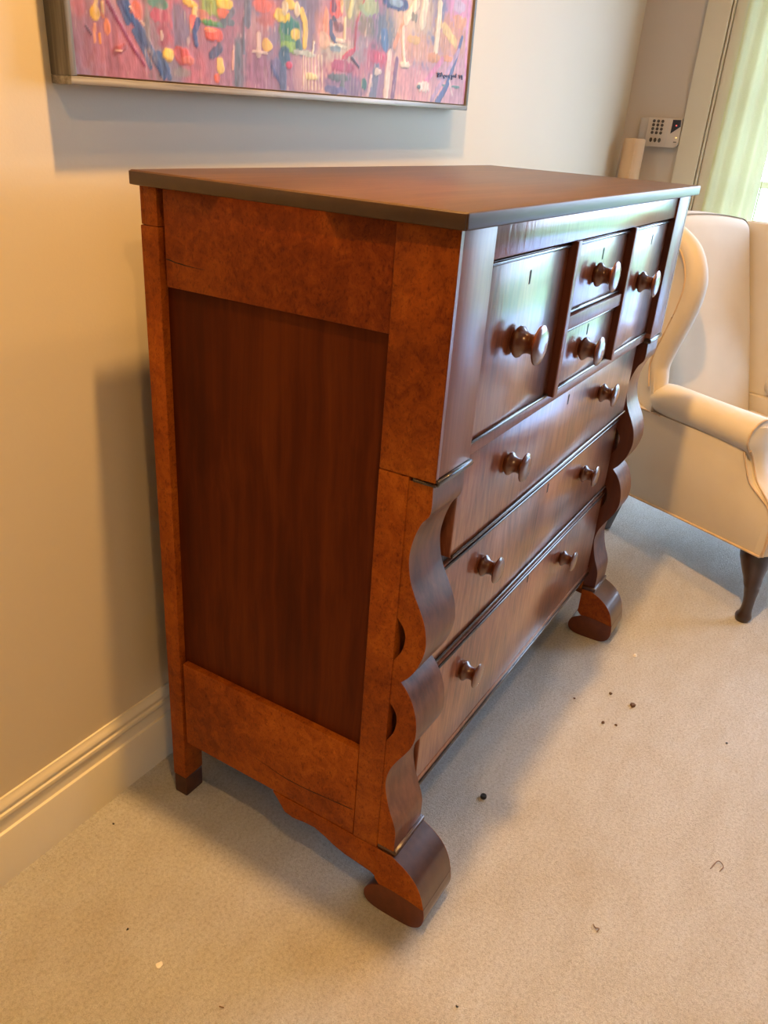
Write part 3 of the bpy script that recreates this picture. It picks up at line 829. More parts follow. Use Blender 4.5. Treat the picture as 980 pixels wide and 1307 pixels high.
STROKES = [
  ('b',0.0502,0.0801,0.038,0.0829,(158,108,132),0.2,0.5,0),
  ('b',0.1083,0.0388,0.0584,0.0456,(186,104,120),0.2,0.5,0),
  ('b',0.0278,0.1029,0.0113,0.0183,(200,110,125),0.2,0.5,0),
  ('b',0.156,0.1177,0.0352,0.0594,(190,105,120),0.2,0.5,0),
  ('b',0.1737,0.0795,0.0259,0.072,(140,122,140),0.2,0.5,0),
  ('b',0.1947,0.0876,0.0224,0.027,(190,90,112),0.2,0.5,0),
  ('b',0.2225,0.0892,0.0223,0.0316,(120,112,150),0.2,0.5,0),
  ('b',0.258,0.0298,0.0319,0.0364,(195,105,125),0.2,0.5,0),
  ('b',0.3251,0.0538,0.0538,0.0516,(165,110,140),0.2,0.5,0),
  ('b',0.3578,0.0514,0.0183,0.0456,(118,118,140),0.2,0.5,0),
  ('b',0.4054,0.1006,0.0284,0.0233,(185,135,150),0.2,0.5,0),
  ('b',0.414,0.0327,0.0347,0.0336,(165,105,145),0.2,0.5,0),
  ('b',0.4399,0.1331,0.027,0.0291,(200,105,90),0.2,0.5,0),
  ('b',0.4966,0.0436,0.065,0.0412,(160,105,135),0.2,0.5,0),
  ('b',0.5666,0.1465,0.0233,0.0679,(142,112,138),0.2,0.5,0),
  ('b',0.6098,0.1127,0.0285,0.0322,(225,150,125),0.2,0.5,0),
  ('b',0.5613,0.0434,0.0479,0.0387,(215,165,175),0.2,0.5,0),
  ('b',0.6539,0.0866,0.0681,0.0234,(190,180,170),0.2,0.5,0),
  ('b',0.6747,0.0435,0.0661,0.0347,(180,85,120),0.2,0.5,0),
  ('b',0.7166,0.1823,0.0563,0.0391,(165,165,115),0.2,0.5,0),
  ('b',0.7525,0.1377,0.0324,0.0218,(130,115,85),0.2,0.5,0),
  ('b',0.7488,0.0972,0.0401,0.0278,(150,135,150),0.2,0.5,0),
  ('b',0.8082,0.0872,0.055,0.0288,(195,75,110),0.2,0.5,0),
  ('b',0.8055,0.0394,0.0476,0.0332,(150,120,160),0.2,0.5,0),
  ('b',0.8356,0.1397,0.0444,0.0424,(85,108,130),0.2,0.5,0),
  ('b',0.9499,0.1872,0.0901,0.0651,(228,190,150),0.2,0.5,0),
  ('b',0.9742,0.1142,0.081,0.0305,(225,160,120),0.2,0.5,0),
  ('b',0.9673,0.0432,0.1002,0.0474,(225,150,160),0.2,0.5,0),
  ('b',1.1557,0.0606,0.1054,0.0761,(222,160,175),0.2,0.5,0),
  ('b',1.1528,0.2246,0.0688,0.054,(225,140,185),0.2,0.5,0),
  ('b',1.1211,0.1536,0.0703,0.0436,(222,150,90),0.2,0.5,0),
  ('b',0.6855,0.0301,0.0713,0.0211,(125,105,150),0.2,0.5,0),
  ('b',0.2006,0.0265,0.0171,0.0244,(130,120,140),0.2,0.5,0),
  ('b',0.0552,0.0907,0.0073,0.0088,(240,190,60),2,0.35,0),
  ('l',[(0.059,0.1065),(0.0566,0.0952)],0.0022,0.0022,(235,190,110),1.5,0.25),
  ('l',[(0.0716,0.1055),(0.0696,0.0891)],0.0018,0.0018,(225,130,80),1,0.25),
  ('l',[(0.0535,0.0776),(0.0507,0.056)],0.0015,0.0015,(228,150,110),1,0.25),
  ('b',0.0755,0.0759,0.0053,0.009,(240,140,90),1.5,0.35,0),
  ('b',0.0611,0.0606,0.0026,0.0064,(240,150,50),1.5,0.35,0),
  ('l',[(0.0793,0.1076),(0.0982,0.0832),(0.1188,0.0563),(0.142,0.0323)],0.0021,0.0021,(140,45,85),1.5,0.25),
  ('l',[(0.1014,0.1114),(0.1142,0.0873)],0.0052,0.0052,(60,85,140),1,0.25),
  ('l',[(0.111,0.1112),(0.1299,0.0849),(0.1538,0.0577),(0.1805,0.0192)],0.0071,0.0041,(48,78,140),2,0.35),
  ('l',[(0.1248,0.0753),(0.1392,0.0566),(0.1535,0.0317)],0.0033,0.0033,(75,95,150),1,0.25),
  ('l',[(0.1721,0.0481),(0.1879,0.0282)],0.0057,0.0057,(70,90,145),1,0.25),
  ('l',[(0.1201,0.1059),(0.1461,0.0852)],0.0011,0.0011,(235,190,170),2,0.25),
  ('b',0.1336,0.1022,0.0122,0.0118,(210,105,75),1.2,0.35,0),
  ('b',0.1529,0.0911,0.005,0.0267,(140,130,135),0.5,0.35,0),
  ('b',0.176,0.1154,0.0213,0.0067,(105,150,135),1,0.35,0),
  ('b',0.1767,0.1002,0.0171,0.0094,(200,90,115),0.8,0.35,0),
  ('b',0.1804,0.0742,0.003,0.0055,(240,205,195),1.5,0.35,0),
  ('b',0.0964,0.0506,0.0128,0.005,(170,80,85),2,0.5,0.4),
  ('b',0.0942,0.0478,0.0059,0.0019,(240,190,180),2,0.35,0),
  ('b',0.1908,0.0502,0.01,0.0084,(240,195,95),2,0.35,0),
  ('l',[(0.036,0.0746),(0.0471,0.0632)],0.0006,0.0006,(90,60,80),2,0.25),
  ('b',0.0701,0.1004,0.0019,0.0075,(240,200,150),1.5,0.35,0),
  ('b',0.2457,0.1236,0.0149,0.006,(240,190,60),2,0.5,0),
  ('b',0.2549,0.1127,0.0063,0.0076,(245,220,140),2,0.5,0),
  ('b',0.294,0.1245,0.0237,0.0154,(150,165,60),1.5,0.35,0),
  ('b',0.3237,0.1324,0.019,0.0078,(240,200,50),2,0.35,0),
  ('b',0.3203,0.118,0.0163,0.007,(230,115,55),1.5,0.35,0),
  ('b',0.2751,0.1102,0.0142,0.0077,(205,130,110),1,0.35,0),
  ('b',0.2902,0.1018,0.0198,0.0047,(85,155,55),2,0.35,0),
  ('b',0.3169,0.1012,0.0109,0.004,(110,165,150),1,0.35,0),
  ('b',0.2503,0.0986,0.0088,0.0107,(240,120,115),1.5,0.35,0),
  ('l',[(0.2605,0.1012),(0.2506,0.085),(0.2547,0.07)],0.004,0.004,(50,70,140),2,0.25),
  ('b',0.2973,0.0861,0.0201,0.0092,(240,95,50),2.5,0.25,0),
  ('b',0.2897,0.0916,0.0146,0.0031,(245,150,120),2,0.35,0),
  ('b',0.3002,0.0625,0.0217,0.008,(75,80,120),1.2,0.3,0.5),
  ('b',0.1929,0.0492,0.012,0.0091,(243,205,100),2,0.35,0),
  ('b',0.2233,0.0506,0.0186,0.0116,(205,80,65),2,0.3,0),
  ('b',0.2354,0.0453,0.0126,0.0062,(225,120,100),1.5,0.35,0),
  ('b',0.3101,0.0422,0.0116,0.0115,(240,205,110),2.2,0.4,-0.4),
  ('b',0.301,0.0237,0.0069,0.0074,(230,105,60),1.5,0.35,0),
  ('l',[(0.3452,0.1238),(0.3224,0.1026)],0.0035,0.0035,(120,120,140),1,0.25),
  ('l',[(0.3825,0.1374),(0.3819,0.1115)],0.0065,0.0065,(110,110,135),0.8,0.25),
  ('l',[(0.3718,0.1138),(0.3704,0.0645)],0.0023,0.0023,(105,105,130),1,0.25),
  ('l',[(0.3548,0.0732),(0.353,0.0197)],0.0051,0.0051,(110,115,135),1,0.25),
  ('l',[(0.4112,0.0945),(0.4108,0.0674)],0.0044,0.0044,(225,195,195),1.5,0.25),
  ('b',0.4357,0.0821,0.0125,0.0094,(240,190,85),2,0.35,0),
  ('b',0.4209,0.1401,0.0242,0.0098,(225,105,80),1,0.35,0),
  ('b',0.3335,0.1068,0.0166,0.0048,(110,120,140),1,0.35,0),
  ('l',[(0.3431,0.0657),(0.3422,0.0393)],0.0017,0.0017,(235,180,165),1.5,0.25),
  ('l',[(0.1808,0.0325),(0.1916,0.0194)],0.0046,0.0046,(75,85,135),1,0.25),
  ('b',0.2191,0.0271,0.0174,0.0063,(150,140,145),0.6,0.35,0),
  ('b',0.4139,0.0694,0.0215,0.0024,(230,200,200),2,0.35,0),
  ('b',0.5001,0.104,0.0349,0.028,(95,150,70),1.5,0.15,0),
  ('b',0.4966,0.1176,0.0264,0.0156,(55,120,110),1,0.3,0),
  ('b',0.5003,0.0846,0.0301,0.0088,(150,185,70),1,0.35,0),
  ('b',0.4737,0.1307,0.0224,0.0093,(242,212,50),2.5,0.4,0),
  ('b',0.5011,0.1507,0.0147,0.0085,(240,200,70),2,0.35,0),
  ('b',0.4849,0.1438,0.0081,0.0085,(240,225,190),2,0.35,0),
  ('b',0.5194,0.145,0.01,0.0112,(245,225,195),2.5,0.35,0),
  ('l',[(0.5347,0.1423),(0.5437,0.1274),(0.5459,0.1098),(0.5429,0.0916)],0.0057,0.0057,(244,205,45),2.5,0.25),
  ('b',0.5151,0.1053,0.0152,0.0088,(244,210,40),2,0.35,0),
  ('b',0.5274,0.0886,0.0103,0.0107,(50,105,110),1.2,0.2,0.5),
  ('b',0.4822,0.0638,0.0182,0.0195,(65,95,130),1,0.35,0),
  ('b',0.4578,0.0498,0.0162,0.0177,(110,95,145),1,0.35,0),
  ('l',[(0.4465,0.0491),(0.4709,0.0255)],0.0025,0.0025,(80,80,140),1,0.25),
  ('b',0.4973,0.055,0.0108,0.0065,(205,60,95),2,0.35,0),
  ('l',[(0.4807,0.044),(0.4809,0.0205)],0.0073,0.0073,(95,100,145),1,0.25),
  ('l',[(0.5399,0.0732),(0.5427,0.0178)],0.0009,0.0009,(240,215,200),1.5,0.3),
  ('l',[(0.5469,0.0737),(0.5498,0.0181)],0.0009,0.0009,(240,215,200),1.5,0.3),
  ('l',[(0.5557,0.0744),(0.5588,0.0185)],0.0009,0.0009,(240,215,200),1.5,0.3),
  ('l',[(0.5664,0.0751),(0.5697,0.019)],0.001,0.001,(240,215,200),1.5,0.3),
  ('l',[(0.5772,0.0759),(0.5808,0.0194)],0.001,0.001,(240,215,200),1.5,0.3),
  ('l',[(0.5881,0.0767),(0.5919,0.0199)],0.001,0.001,(240,215,200),1.5,0.3),
  ('l',[(0.5991,0.0775),(0.6032,0.0204)],0.001,0.001,(240,215,200),1.5,0.3),
  ('b',0.5657,0.0406,0.021,0.0064,(240,222,165),2.5,0.2,0),
  ('b',0.5485,0.0775,0.0317,0.0046,(200,205,200),1.5,0.5,0),
  ('b',0.6456,0.1595,0.0234,0.0155,(235,85,50),2,0.2,0),
  ('b',0.634,0.1637,0.0082,0.0108,(120,40,60),1.5,0.35,0),
  ('b',0.6625,0.165,0.0046,0.011,(250,200,110),2,0.35,0),
  ('l',[(0.6262,0.1355),(0.6272,0.1171),(0.643,0.1063)],0.0044,0.0044,(65,80,130),2,0.25),
  ('l',[(0.6351,0.1437),(0.6531,0.1306)],0.0033,0.0033,(50,50,80),2,0.25),
  ('b',0.6531,0.1306,0.0154,0.0093,(140,75,70),1,0.35,0),
  ('l',[(0.6755,0.1459),(0.6757,0.1138)],0.003,0.003,(240,225,185),2.5,0.25),
  ('b',0.6623,0.1079,0.0195,0.0042,(240,215,200),2,0.5,0),
  ('l',[(0.7412,0.1832),(0.7177,0.1444),(0.7133,0.0974)],0.0027,0.0027,(170,70,80),1.5,0.25),
  ('l',[(0.7007,0.1804),(0.6906,0.155)],0.0056,0.0056,(215,210,150),2,0.25),
  ('b',0.7548,0.1713,0.0292,0.0133,(150,170,130),1,0.35,0),
  ('b',0.6916,0.088,0.0282,0.0058,(205,70,95),2,0.5,0.4),
  ('b',0.6651,0.0647,0.0435,0.0097,(175,60,100),1,0.35,0),
  ('l',[(0.7043,0.081),(0.7305,0.0668)],0.002,0.002,(60,55,85),2,0.25),
  ('b',0.6473,0.0981,0.0308,0.0034,(230,225,215),2,0.5,0),
  ('b',0.6477,0.0924,0.0193,0.0057,(140,160,180),1,0.35,0),
  ('b',0.6605,0.0438,0.0337,0.0075,(92,98,105),1.2,0.35,0),
  ('b',0.6713,0.0314,0.0088,0.01,(92,100,105),1,0.35,0),
  ('b',0.7523,0.0373,0.0112,0.0113,(60,110,100),1.5,0.15,0),
  ('l',[(0.7793,0.0533),(0.7696,0.0172)],0.0029,0.0029,(235,200,205),1.5,0.25),
  ('b',0.6112,0.1376,0.0092,0.0218,(235,155,115),1.2,0.35,0),
  ('b',0.6054,0.104,0.0185,0.0129,(235,190,165),1.2,0.35,0),
  ('b',0.648,0.0204,0.0394,0.0079,(105,95,150),0.8,0.35,0),
  ('l',[(0.5728,0.0977),(0.5698,0.0791)],0.0018,0.0018,(225,220,220),2,0.25),
  ('b',0.8723,0.194,0.0526,0.0123,(45,65,135),2,0.2,0),
  ('b',0.8672,0.1955,0.0285,0.0074,(150,170,200),1.5,0.2,0),
  ('b',0.7679,0.1762,0.0306,0.0139,(165,175,125),1,0.35,0),
  ('l',[(0.8227,0.1323),(0.8296,0.1138)],0.0106,0.0106,(75,110,170),1.2,0.25),
  ('l',[(0.9058,0.1657),(0.8678,0.1169)],0.0056,0.0056,(235,155,110),1.5,0.25),
  ('l',[(0.9513,0.2028),(0.9105,0.1683)],0.0094,0.0094,(245,225,190),2.5,0.4),
  ('l',[(0.9925,0.2097),(0.9829,0.1711)],0.011,0.011,(245,230,200),2,0.4),
  ('l',[(1.0611,0.2129),(1.059,0.1648),(1.055,0.1106)],0.0077,0.0077,(245,230,200),2.5,0.4),
  ('l',[(0.9005,0.1501),(0.9057,0.1133),(0.9152,0.0827)],0.0044,0.0044,(248,235,215),3,0.4),
  ('b',0.9178,0.0828,0.023,0.0063,(245,225,205),3,0.5,0),
  ('b',0.9451,0.1761,0.0128,0.0086,(140,125,90),1.5,0.5,0),
  ('b',1.1162,0.1582,0.0532,0.0117,(235,195,110),1.5,0.3,-0.4),
  ('b',1.1645,0.1889,0.0366,0.014,(230,150,90),1,0.35,0),
  ('b',1.0502,0.1056,0.0284,0.0094,(228,150,80),1.5,0.35,0),
  ('b',1.1237,0.1083,0.0271,0.0063,(228,145,80),1.5,0.35,0),
  ('b',0.9516,0.1348,0.0312,0.0088,(225,175,90),1,0.35,0),
  ('b',1.1576,0.219,0.0301,0.0138,(205,175,205),1,0.35,0),
  ('l',[(1.1845,0.1569),(1.1537,0.0979),(1.1212,0.0463),(1.082,0.0147)],0.0045,0.008,(60,85,150),2,0.2),
  ('l',[(1.1719,0.1289),(1.0952,0.055),(1.0493,0.016)],0.0049,0.0049,(190,150,185),1,0.25),
  ('l',[(1.0915,0.1036),(1.0192,0.0561)],0.0052,0.0052,(230,130,175),1,0.25),
  ('b',1.1703,0.051,0.0215,0.003,(75,130,120),2,0.35,0),
  ('b',1.1079,0.0519,0.0084,0.0022,(95,135,130),2,0.35,0),
  ('b',1.0101,0.0437,0.0279,0.0107,(245,225,215),2.5,0.6,0),
  ('b',0.9853,0.0425,0.0077,0.0038,(70,95,90),2,0.35,0),
  ('l',[(0.8485,0.0959),(0.8458,0.0584),(0.8433,0.018)],0.0084,0.0084,(240,215,205),2,0.4),
  ('l',[(0.8017,0.0689),(0.7949,0.0447),(0.7885,0.0159)],0.01,0.01,(120,120,155),1,0.4),
  ('b',0.8047,0.0626,0.014,0.0065,(235,215,215),2.5,0.6,0),
  ('l',[(0.8813,0.0894),(0.8704,0.019)],0.0059,0.0059,(125,75,120),1,0.25),
  ('b',0.8089,0.0887,0.0372,0.0106,(205,70,105),1,0.5,0),
  ('l',[(1.2094,0.2391),(1.2079,0.1663),(1.2298,0.0196)],0.0039,0.0039,(228,150,200),1,0.25),
  ('l',[(1.1584,0.0326),(1.1365,0.062)],0.002,0.002,(240,210,205),1,0.25),
]


rng = np.random.default_rng(7)
RES = 0.0023
nu, nv = int((PWD - 2 * CI) / RES) + 1, int((PHT - 2 * CI) / RES) + 1
gu = np.linspace(CI, PWD - CI, nu)
gv = np.linspace(CI, PHT - CI, nv)
UU, VV = np.meshgrid(gu, gv)


def vnoise(su, sv, seed):
    """smooth value noise sampled on the canvas grid, cell size su x sv metres"""
    r = np.random.default_rng(seed)
    a = UU / su
    b_ = VV / sv
    G = r.random((int(b_.max()) + 3, int(a.max()) + 3))
    i, j = a.astype(int), b_.astype(int)
    fa, fb = a - i, b_ - j
    fa, fb = fa * fa * (3 - 2 * fa), fb * fb * (3 - 2 * fb)
    return (G[j, i] * (1 - fa) + G[j, i + 1] * fa) * (1 - fb) + (G[j + 1, i] * (1 - fa) + G[j + 1, i + 1] * fa) * fb


streak = vnoise(0.005, 0.05, 1) * 0.6 + vnoise(0.012, 0.09, 2) * 0.4
fine_n = vnoise(0.007, 0.009, 3)
mid_n = vnoise(0.03, 0.035, 4)
lin = lambda c: np.array(srgb(*c))
colr = np.zeros((nv, nu, 3)) + lin((172, 115, 138))
pal = [(190, 105, 125), (150, 115, 150), (205, 150, 160), (120, 115, 150), (225, 180, 160)]
for k, c in enumerate(pal):
    w_ = np.clip((vnoise(0.11, 0.15, 20 + k) - 0.55) * 5, 0, 1)[..., None]
    colr = colr * (1 - w_) + lin(c) * w_
hgt = np.zeros((nv, nu))


def lay(mask, c, h, seedn):
    global colr, hgt
    jit = 1 + 0.35 * (seedn - 0.5) + 0.4 * (streak - 0.5)
    m3 = mask[..., None]
    colr = colr * (1 - m3) + (lin(c)[None, None] * jit[..., None]) * m3
    hgt = hgt * (1 - mask) + (hgt * 0.5 + 0.45 * h * (0.4 + 0.8 * streak)) * mask


extra = []
r2 = random.Random(5)
vivid = [(240, 95, 50), (244, 205, 45), (95, 150, 70), (48, 78, 140), (245, 225, 190), (205, 70, 105), (235, 155, 90), (120, 110, 150), (60, 110, 110), (225, 140, 185)]
for k in range(70):
    u_, v_ = r2.uniform(0.05, PWD - 0.05), r2.uniform(0.27, PHT - 0.04)
    if v_ < 0.15 + 0.11 * u_ + 0.04:
        continue
    if r2.random() < 0.6:
        extra.append(('b', u_, v_, r2.uniform(0.012, 0.06), r2.uniform(0.012, 0.05), r2.choice(vivid), 1.5, 0.4, r2.uniform(-0.5, 0.5)))
    else:
        extra.append(('l', [(u_, v_), (u_ + r2.uniform(-0.06, 0.06), min(PHT - 0.03, v_ + r2.uniform(0.04, 0.16)))], 0.006, 0.004, r2.choice(vivid), 1.8, 0.3))
for s in extra + STROKES:
    if s[0] == 'b':
        _, u_, v_, ru, rv, c, h, rag, ang = s
        du, dv = UU - u_, VV - v_
        ca, sa = math.cos(ang), math.sin(ang)
        du, dv = du * ca + dv * sa, -du * sa + dv * ca
        d_ = ((np.abs(du) / ru) ** 2.4 + (np.abs(dv) / rv) ** 2.4) ** (1 / 2.4)
        d_ = d_ + rag * 1.3 * (streak - 0.5) + (rag + 0.1) * 0.9 * (fine_n - 0.5) + 0.2 * (mid_n - 0.5)
        soft_ = 0.2 if h > 0.6 else 0.6
        mask = np.clip((1.0 - d_) / soft_ + 0.5, 0, 1) * (0.95 if h > 0.6 else 0.8)
    else:
        _, P, w0, w1, c, h, rag = s
        best = np.full(UU.shape, 1e9)
        n = len(P) - 1
        for i in range(n):
            (a0, b0), (a1, b1) = P[i], P[i + 1]
            L2 = (a1 - a0) ** 2 + (b1 - b0) ** 2 + 1e-12
            t_ = np.clip(((UU - a0) * (a1 - a0) + (VV - b0) * (b1 - b0)) / L2, 0, 1)
            d_ = np.hypot(UU - a0 - t_ * (a1 - a0), VV - b0 - t_ * (b1 - b0))
            best = np.minimum(best, d_ / (w0 + (w1 - w0) * (i + t_) / n + 0.0004))
        best = best + (rag + 0.05) * 1.6 * (streak - 0.5) + (rag + 0.1) * 1.2 * (fine_n - 0.5)
        mask = np.clip((1.25 - best) / 0.3 + 0.5, 0, 1) * (0.85 + 0.15 * streak)
    lay(mask, c, h, fine_n)
for k, c in enumerate([(200, 120, 150), (120, 110, 150), (235, 205, 200), (150, 90, 120), (175, 150, 165)]):
    w_ = (np.clip((vnoise(0.006, 0.035, 40 + k) - 0.66) * 6, 0, 1) * np.clip((vnoise(0.05, 0.06, 50 + k) - 0.45) * 4, 0, 1) * 0.16)[..., None]
    colr = colr * (1 - w_) + lin(c) * w_
# dry-brush streaks over everything
colr *= (0.66 + 0.30 * streak)[..., None]
colr = colr * np.array([0.90, 1.0, 1.08])
white = np.clip((vnoise(0.004, 0.018, 9) - 0.80) * 8, 0, 1) * np.clip((mid_n - 0.5) * 5, 0, 1) * 0.35
colr = colr * (1 - white[..., None]) + np.array(srgb(240, 220, 210)) * white[..., None]
hgt += white * 0.8 + 0.35 * streak + 0.25 * fine_n
X_ = UU.ravel()
Z_ = VV.ravel()
Y_ = -0.0375 - 0.0011 * np.clip(hgt, 0, 4).ravel()
idx = np.arange(nu * nv).reshape(nv, nu)
quads = np.stack([idx[:-1, :-1], idx[:-1, 1:], idx[1:, 1:], idx[1:, :-1]], -1).reshape(-1, 4)
me = bpy.data.meshes.new('canvas')
me.vertices.add(nu * nv)
me.vertices.foreach_set('co', np.stack([X_, Y_, Z_], -1).astype(np.float32).ravel())
me.loops.add(quads.size)
me.loops.foreach_set('vertex_index', quads.ravel().astype(np.int32))
me.polygons.add(len(quads))
me.polygons.foreach_set('loop_start', np.arange(0, quads.size, 4, dtype=np.int32))
me.update()
at = me.color_attributes.new('paint', 'FLOAT_COLOR', 'POINT')
rgba = np.ones((nu * nv, 4), np.float32)
rgba[:, :3] = np.clip(colr.reshape(-1, 3), 0, 1)
at.data.foreach_set('color', rgba.ravel())
me.validate()
m, nt, b = new_mat('impasto_oil_paint')
ca_ = node(nt, 'ShaderNodeVertexColor', layer_name='paint')
nt.links.new(ca_.outputs['Color'], b.inputs['Base Color'])
b.inputs['Roughness'].default_value = 0.5
nz = node(nt, 'ShaderNodeTexNoise', {'Vector': coords(nt, (260, 260, 90)), 'Scale': 1.0, 'Detail': 3.0})
bump(nt, b, nz.outputs['Fac'], 0.3, 0.001)
M['paint'] = m
cv = link('canvas', me, 'paint', pt, smooth=True)

sig = [[(1.0688, 0.0744), (1.0762, 0.076), (1.0721, 0.0666)], [(1.0809, 0.0763), (1.0796, 0.0677)], [(1.0866, 0.0681), (1.0896, 0.0773), (1.0948, 0.0722), (1.0873, 0.0706)],
       [(1.0989, 0.0724), (1.1032, 0.069), (1.1072, 0.0734), (1.1052, 0.0654)], [(1.1126, 0.0707), (1.1157, 0.0734), (1.12, 0.0702), (1.1236, 0.0733)],
       [(1.1283, 0.0716), (1.1314, 0.0743), (1.1326, 0.0688)], [(1.139, 0.0734), (1.1449, 0.075), (1.1452, 0.065)], [(1.1498, 0.0728), (1.1548, 0.0756), (1.1593, 0.072)],
       [(1.1638, 0.0748), (1.168, 0.0788), (1.166, 0.0706)], [(1.1837, 0.0772), (1.188, 0.0749), (1.1873, 0.0697)], [(1.1935, 0.0764), (1.2004, 0.0776), (1.2013, 0.0679)]]
bm = bmesh.new()
for s in sig:
    q = spline(s, 4)
    for (a0, b0), (a1, b1) in zip(q, q[1:]):
        d_ = Vector((a1 - a0, 0, b1 - b0))
        if d_.length < 1e-6:
            continue
        n_ = Vector((-d_.z, 0, d_.x)).normalized() * 0.0009
        yv = -0.0406
        A = [Vector((a0, yv, b0)) - n_, Vector((a1, yv, b1)) - n_, Vector((a1, yv, b1)) + n_, Vector((a0, yv, b0)) + n_]
        lo = [bm.verts.new(v + Vector((0, 0.002, 0))) for v in A]
        hi = [bm.verts.new(v) for v in A]
        bm.faces.new(hi)
        for i in range(4):
            bm.faces.new((lo[i], lo[(i + 1) % 4], hi[(i + 1) % 4], hi[i]))
sg = from_bm('signature', bm, 'ink', cv)
sg['label'] = 'small dark blue handwritten signature'

# ================================================================== CURTAIN
bm = bmesh.new()
NY, NZ = 90, 24
ya, yb_ = -0.284, -0.478
rows = []
for j in range(NZ + 1):
    z = 0.03 + (2.32 - 0.03) * j / NZ
    row = []
    for i in range(NY + 1):
        u = i / NY
        ph = 2 * math.pi * (u * 3.2 + 0.12 * math.sin(3 * u + z))
        x = XR - 0.036 + (0.008 + 0.004 * (1 - z / 2.3)) * math.sin(ph)
        row.append(bm.verts.new((x, ya + (yb_ - ya) * u + 0.004 * math.sin(z * 2.0 + 5 * u), z)))
    rows.append(row)
for A, B in zip(rows, rows[1:]):
    for i in range(NY):
        bm.faces.new((A[i], A[i + 1], B[i + 1], B[i]))
cur = thing('curtain', 'sheer pale yellow curtain hanging at window behind the wing chair', 'curtain', (XR - 0.04, -0.38, 0.03))
from_bm('cloth', bm, 'curtain', cur, smooth=True)
tube('hem', [(v[0], v[1], v[2]) for v in [(XR - 0.036 + 0.008 * math.sin(2 * math.pi * 3.2), yb_ - 0.001, 0.03 + 2.29 * k / 10) for k in range(11)]], 0.0022, 'curtain', cur)

# ================================================================== KEYPAD
kp = thing('alarm_keypad', 'ivory alarm keypad with grey buttons and dark display on tan wall', 'keypad', (XR, -0.055, 1.285))
box('back_plate', XR - 0.016, XR, -0.002, 0.034, 1.300, 1.388, 'plastic_grey', kp, bev=0.002)
kb = [(-0.001, 1.286), (-0.001, 1.389), (-0.132, 1.392), (-0.135, 1.308), (-0.131, 1.295), (-0.120, 1.287)]
body = prism('keypad_body', kb, 0, XR - 0.026, XR, 'plastic', kp, bev=0.002)
box('lid_groove', XR - 0.0265, XR - 0.0262, -0.0835, -0.0820, 1.288, 1.388, 'plastic_grey', kp, bev=0)
bmsh = lathe_mesh('round_button', [(0.0, 0.0058), (0.002, 0.0058), (0.003, 0.0045)], 0, 14)
bmsh.materials.append(M['button'])
ovl = lathe_mesh('oval_button', [(0.0, 0.0058), (0.002, 0.0058), (0.003, 0.0045)], 0, 14)
ovl.materials.append(M['button'])
for r in range(4):
    for c in range(3):
        o = bpy.data.objects.new('round_button', bmsh)
        COL.objects.link(o)
        o.parent = body
        o.location = (XR - 0.0255, -0.024 - 0.017 * c, 1.379 - 0.0140 * r)
for c in range(3):
    o = bpy.data.objects.new('oval_button', ovl)
    COL.objects.link(o)
    o.parent = body
    o.location = (XR - 0.0255, -0.024 - 0.017 * c, 1.3105)
    o.scale = (1, 1, 1.45)
prism('display', [(-0.097, 1.387), (-0.129, 1.388), (-0.131, 1.364), (-0.0965, 1.337)], 0, XR - 0.0272, XR - 0.0255, 'display', body)
for nm, y, z, mt in (('indicator', -0.114, 1.367, 'led_red'), ('indicator', -0.122, 1.324, 'led_yellow')):
    box(nm, XR - 0.0285, XR - 0.026, y - 0.0025, y + 0.0025, z - 0.002, z + 0.002, mt, body, bev=0.0008)
box('speaker_slot', XR - 0.0270, XR - 0.0255, -0.126, -0.114, 1.306, 1.3095, 'button', body, bev=0.0005)

# ================================================================== ROLL IN THE CORNER
tb = thing('paper_roll', 'tan paper roll standing upright in the corner behind the chest', 'paper roll', (2.655, 0.02, 0))
me = lathe_mesh('roll', [(0.0, 0.040), (0.003, 0.042), (1.304, 0.042), (1.309, 0.040), (1.311, 0.032), (1.311, 0.018), (1.29, 0.017), (1.28, 0.0)], 2, 32)
ro = bpy.data.objects.new('roll', me)
me.materials.append(M['tube'])
COL.objects.link(ro)
ro.parent = tb
fl = box('loose_edge', -0.046, -0.0405, -0.018, -0.010, 0.002, 1.306, 'tube', tb, bev=0.001)
fl.matrix_parent_inverse = Matrix.Identity(4)

# ================================================================== BITS ON THE CARPET
def pebble(name, x, y, r, mat, label, cat, group=None, seed=0, flat=0.6):
    bm = bmesh.new()
    bmesh.ops.create_icosphere(bm, subdivisions=2, radius=r)
    rr = random.Random(seed)
    ph = [rr.uniform(0, 6.28) for _ in range(6)]
    for v in bm.verts:
        n_ = v.co.normalized()
        k = 1 + 0.28 * math.sin(3 * n_.x + ph[0]) * math.sin(4 * n_.y + ph[1]) + 0.18 * math.sin(6 * n_.z + ph[2] + 2 * n_.x)
        v.co = Vector((n_.x * r * k * (1 + 0.3 * math.sin(ph[3])), n_.y * r * k, n_.z * r * k * flat))
    zmin = min(v.co.z for v in bm.verts)
    for v in bm.verts:
        v.co.z -= zmin
    o = from_bm(name, bm, mat, smooth=True, angle=40)
    o.location = (x, y, -0.0004)
    tag(o, label, cat, group)
    return o


cp = thing('rubber_cap', 'small round black rubber cap on carpet in front of bottom drawer', 'cap', (0.377, -0.554, 0))
me = lathe_mesh('cap_body', [(0.0, 0.0060), (0.001, 0.0068), (0.006, 0.0068), (0.0075, 0.0058), (0.0075, 0.0040), (0.0062, 0.0036), (0.0062, 0.0)], 2, 20)
me.materials.append(M['rubber'])
o = bpy.data.objects.new('cap_body', me)
COL.objects.link(o)
o.parent = cp
o = box('cap_rib', -0.0036, 0.0036, -0.0007, 0.0007, 0.0058, 0.0070, 'rubber', cp, bev=0.0003)
o.matrix_parent_inverse = Matrix.Identity(4)

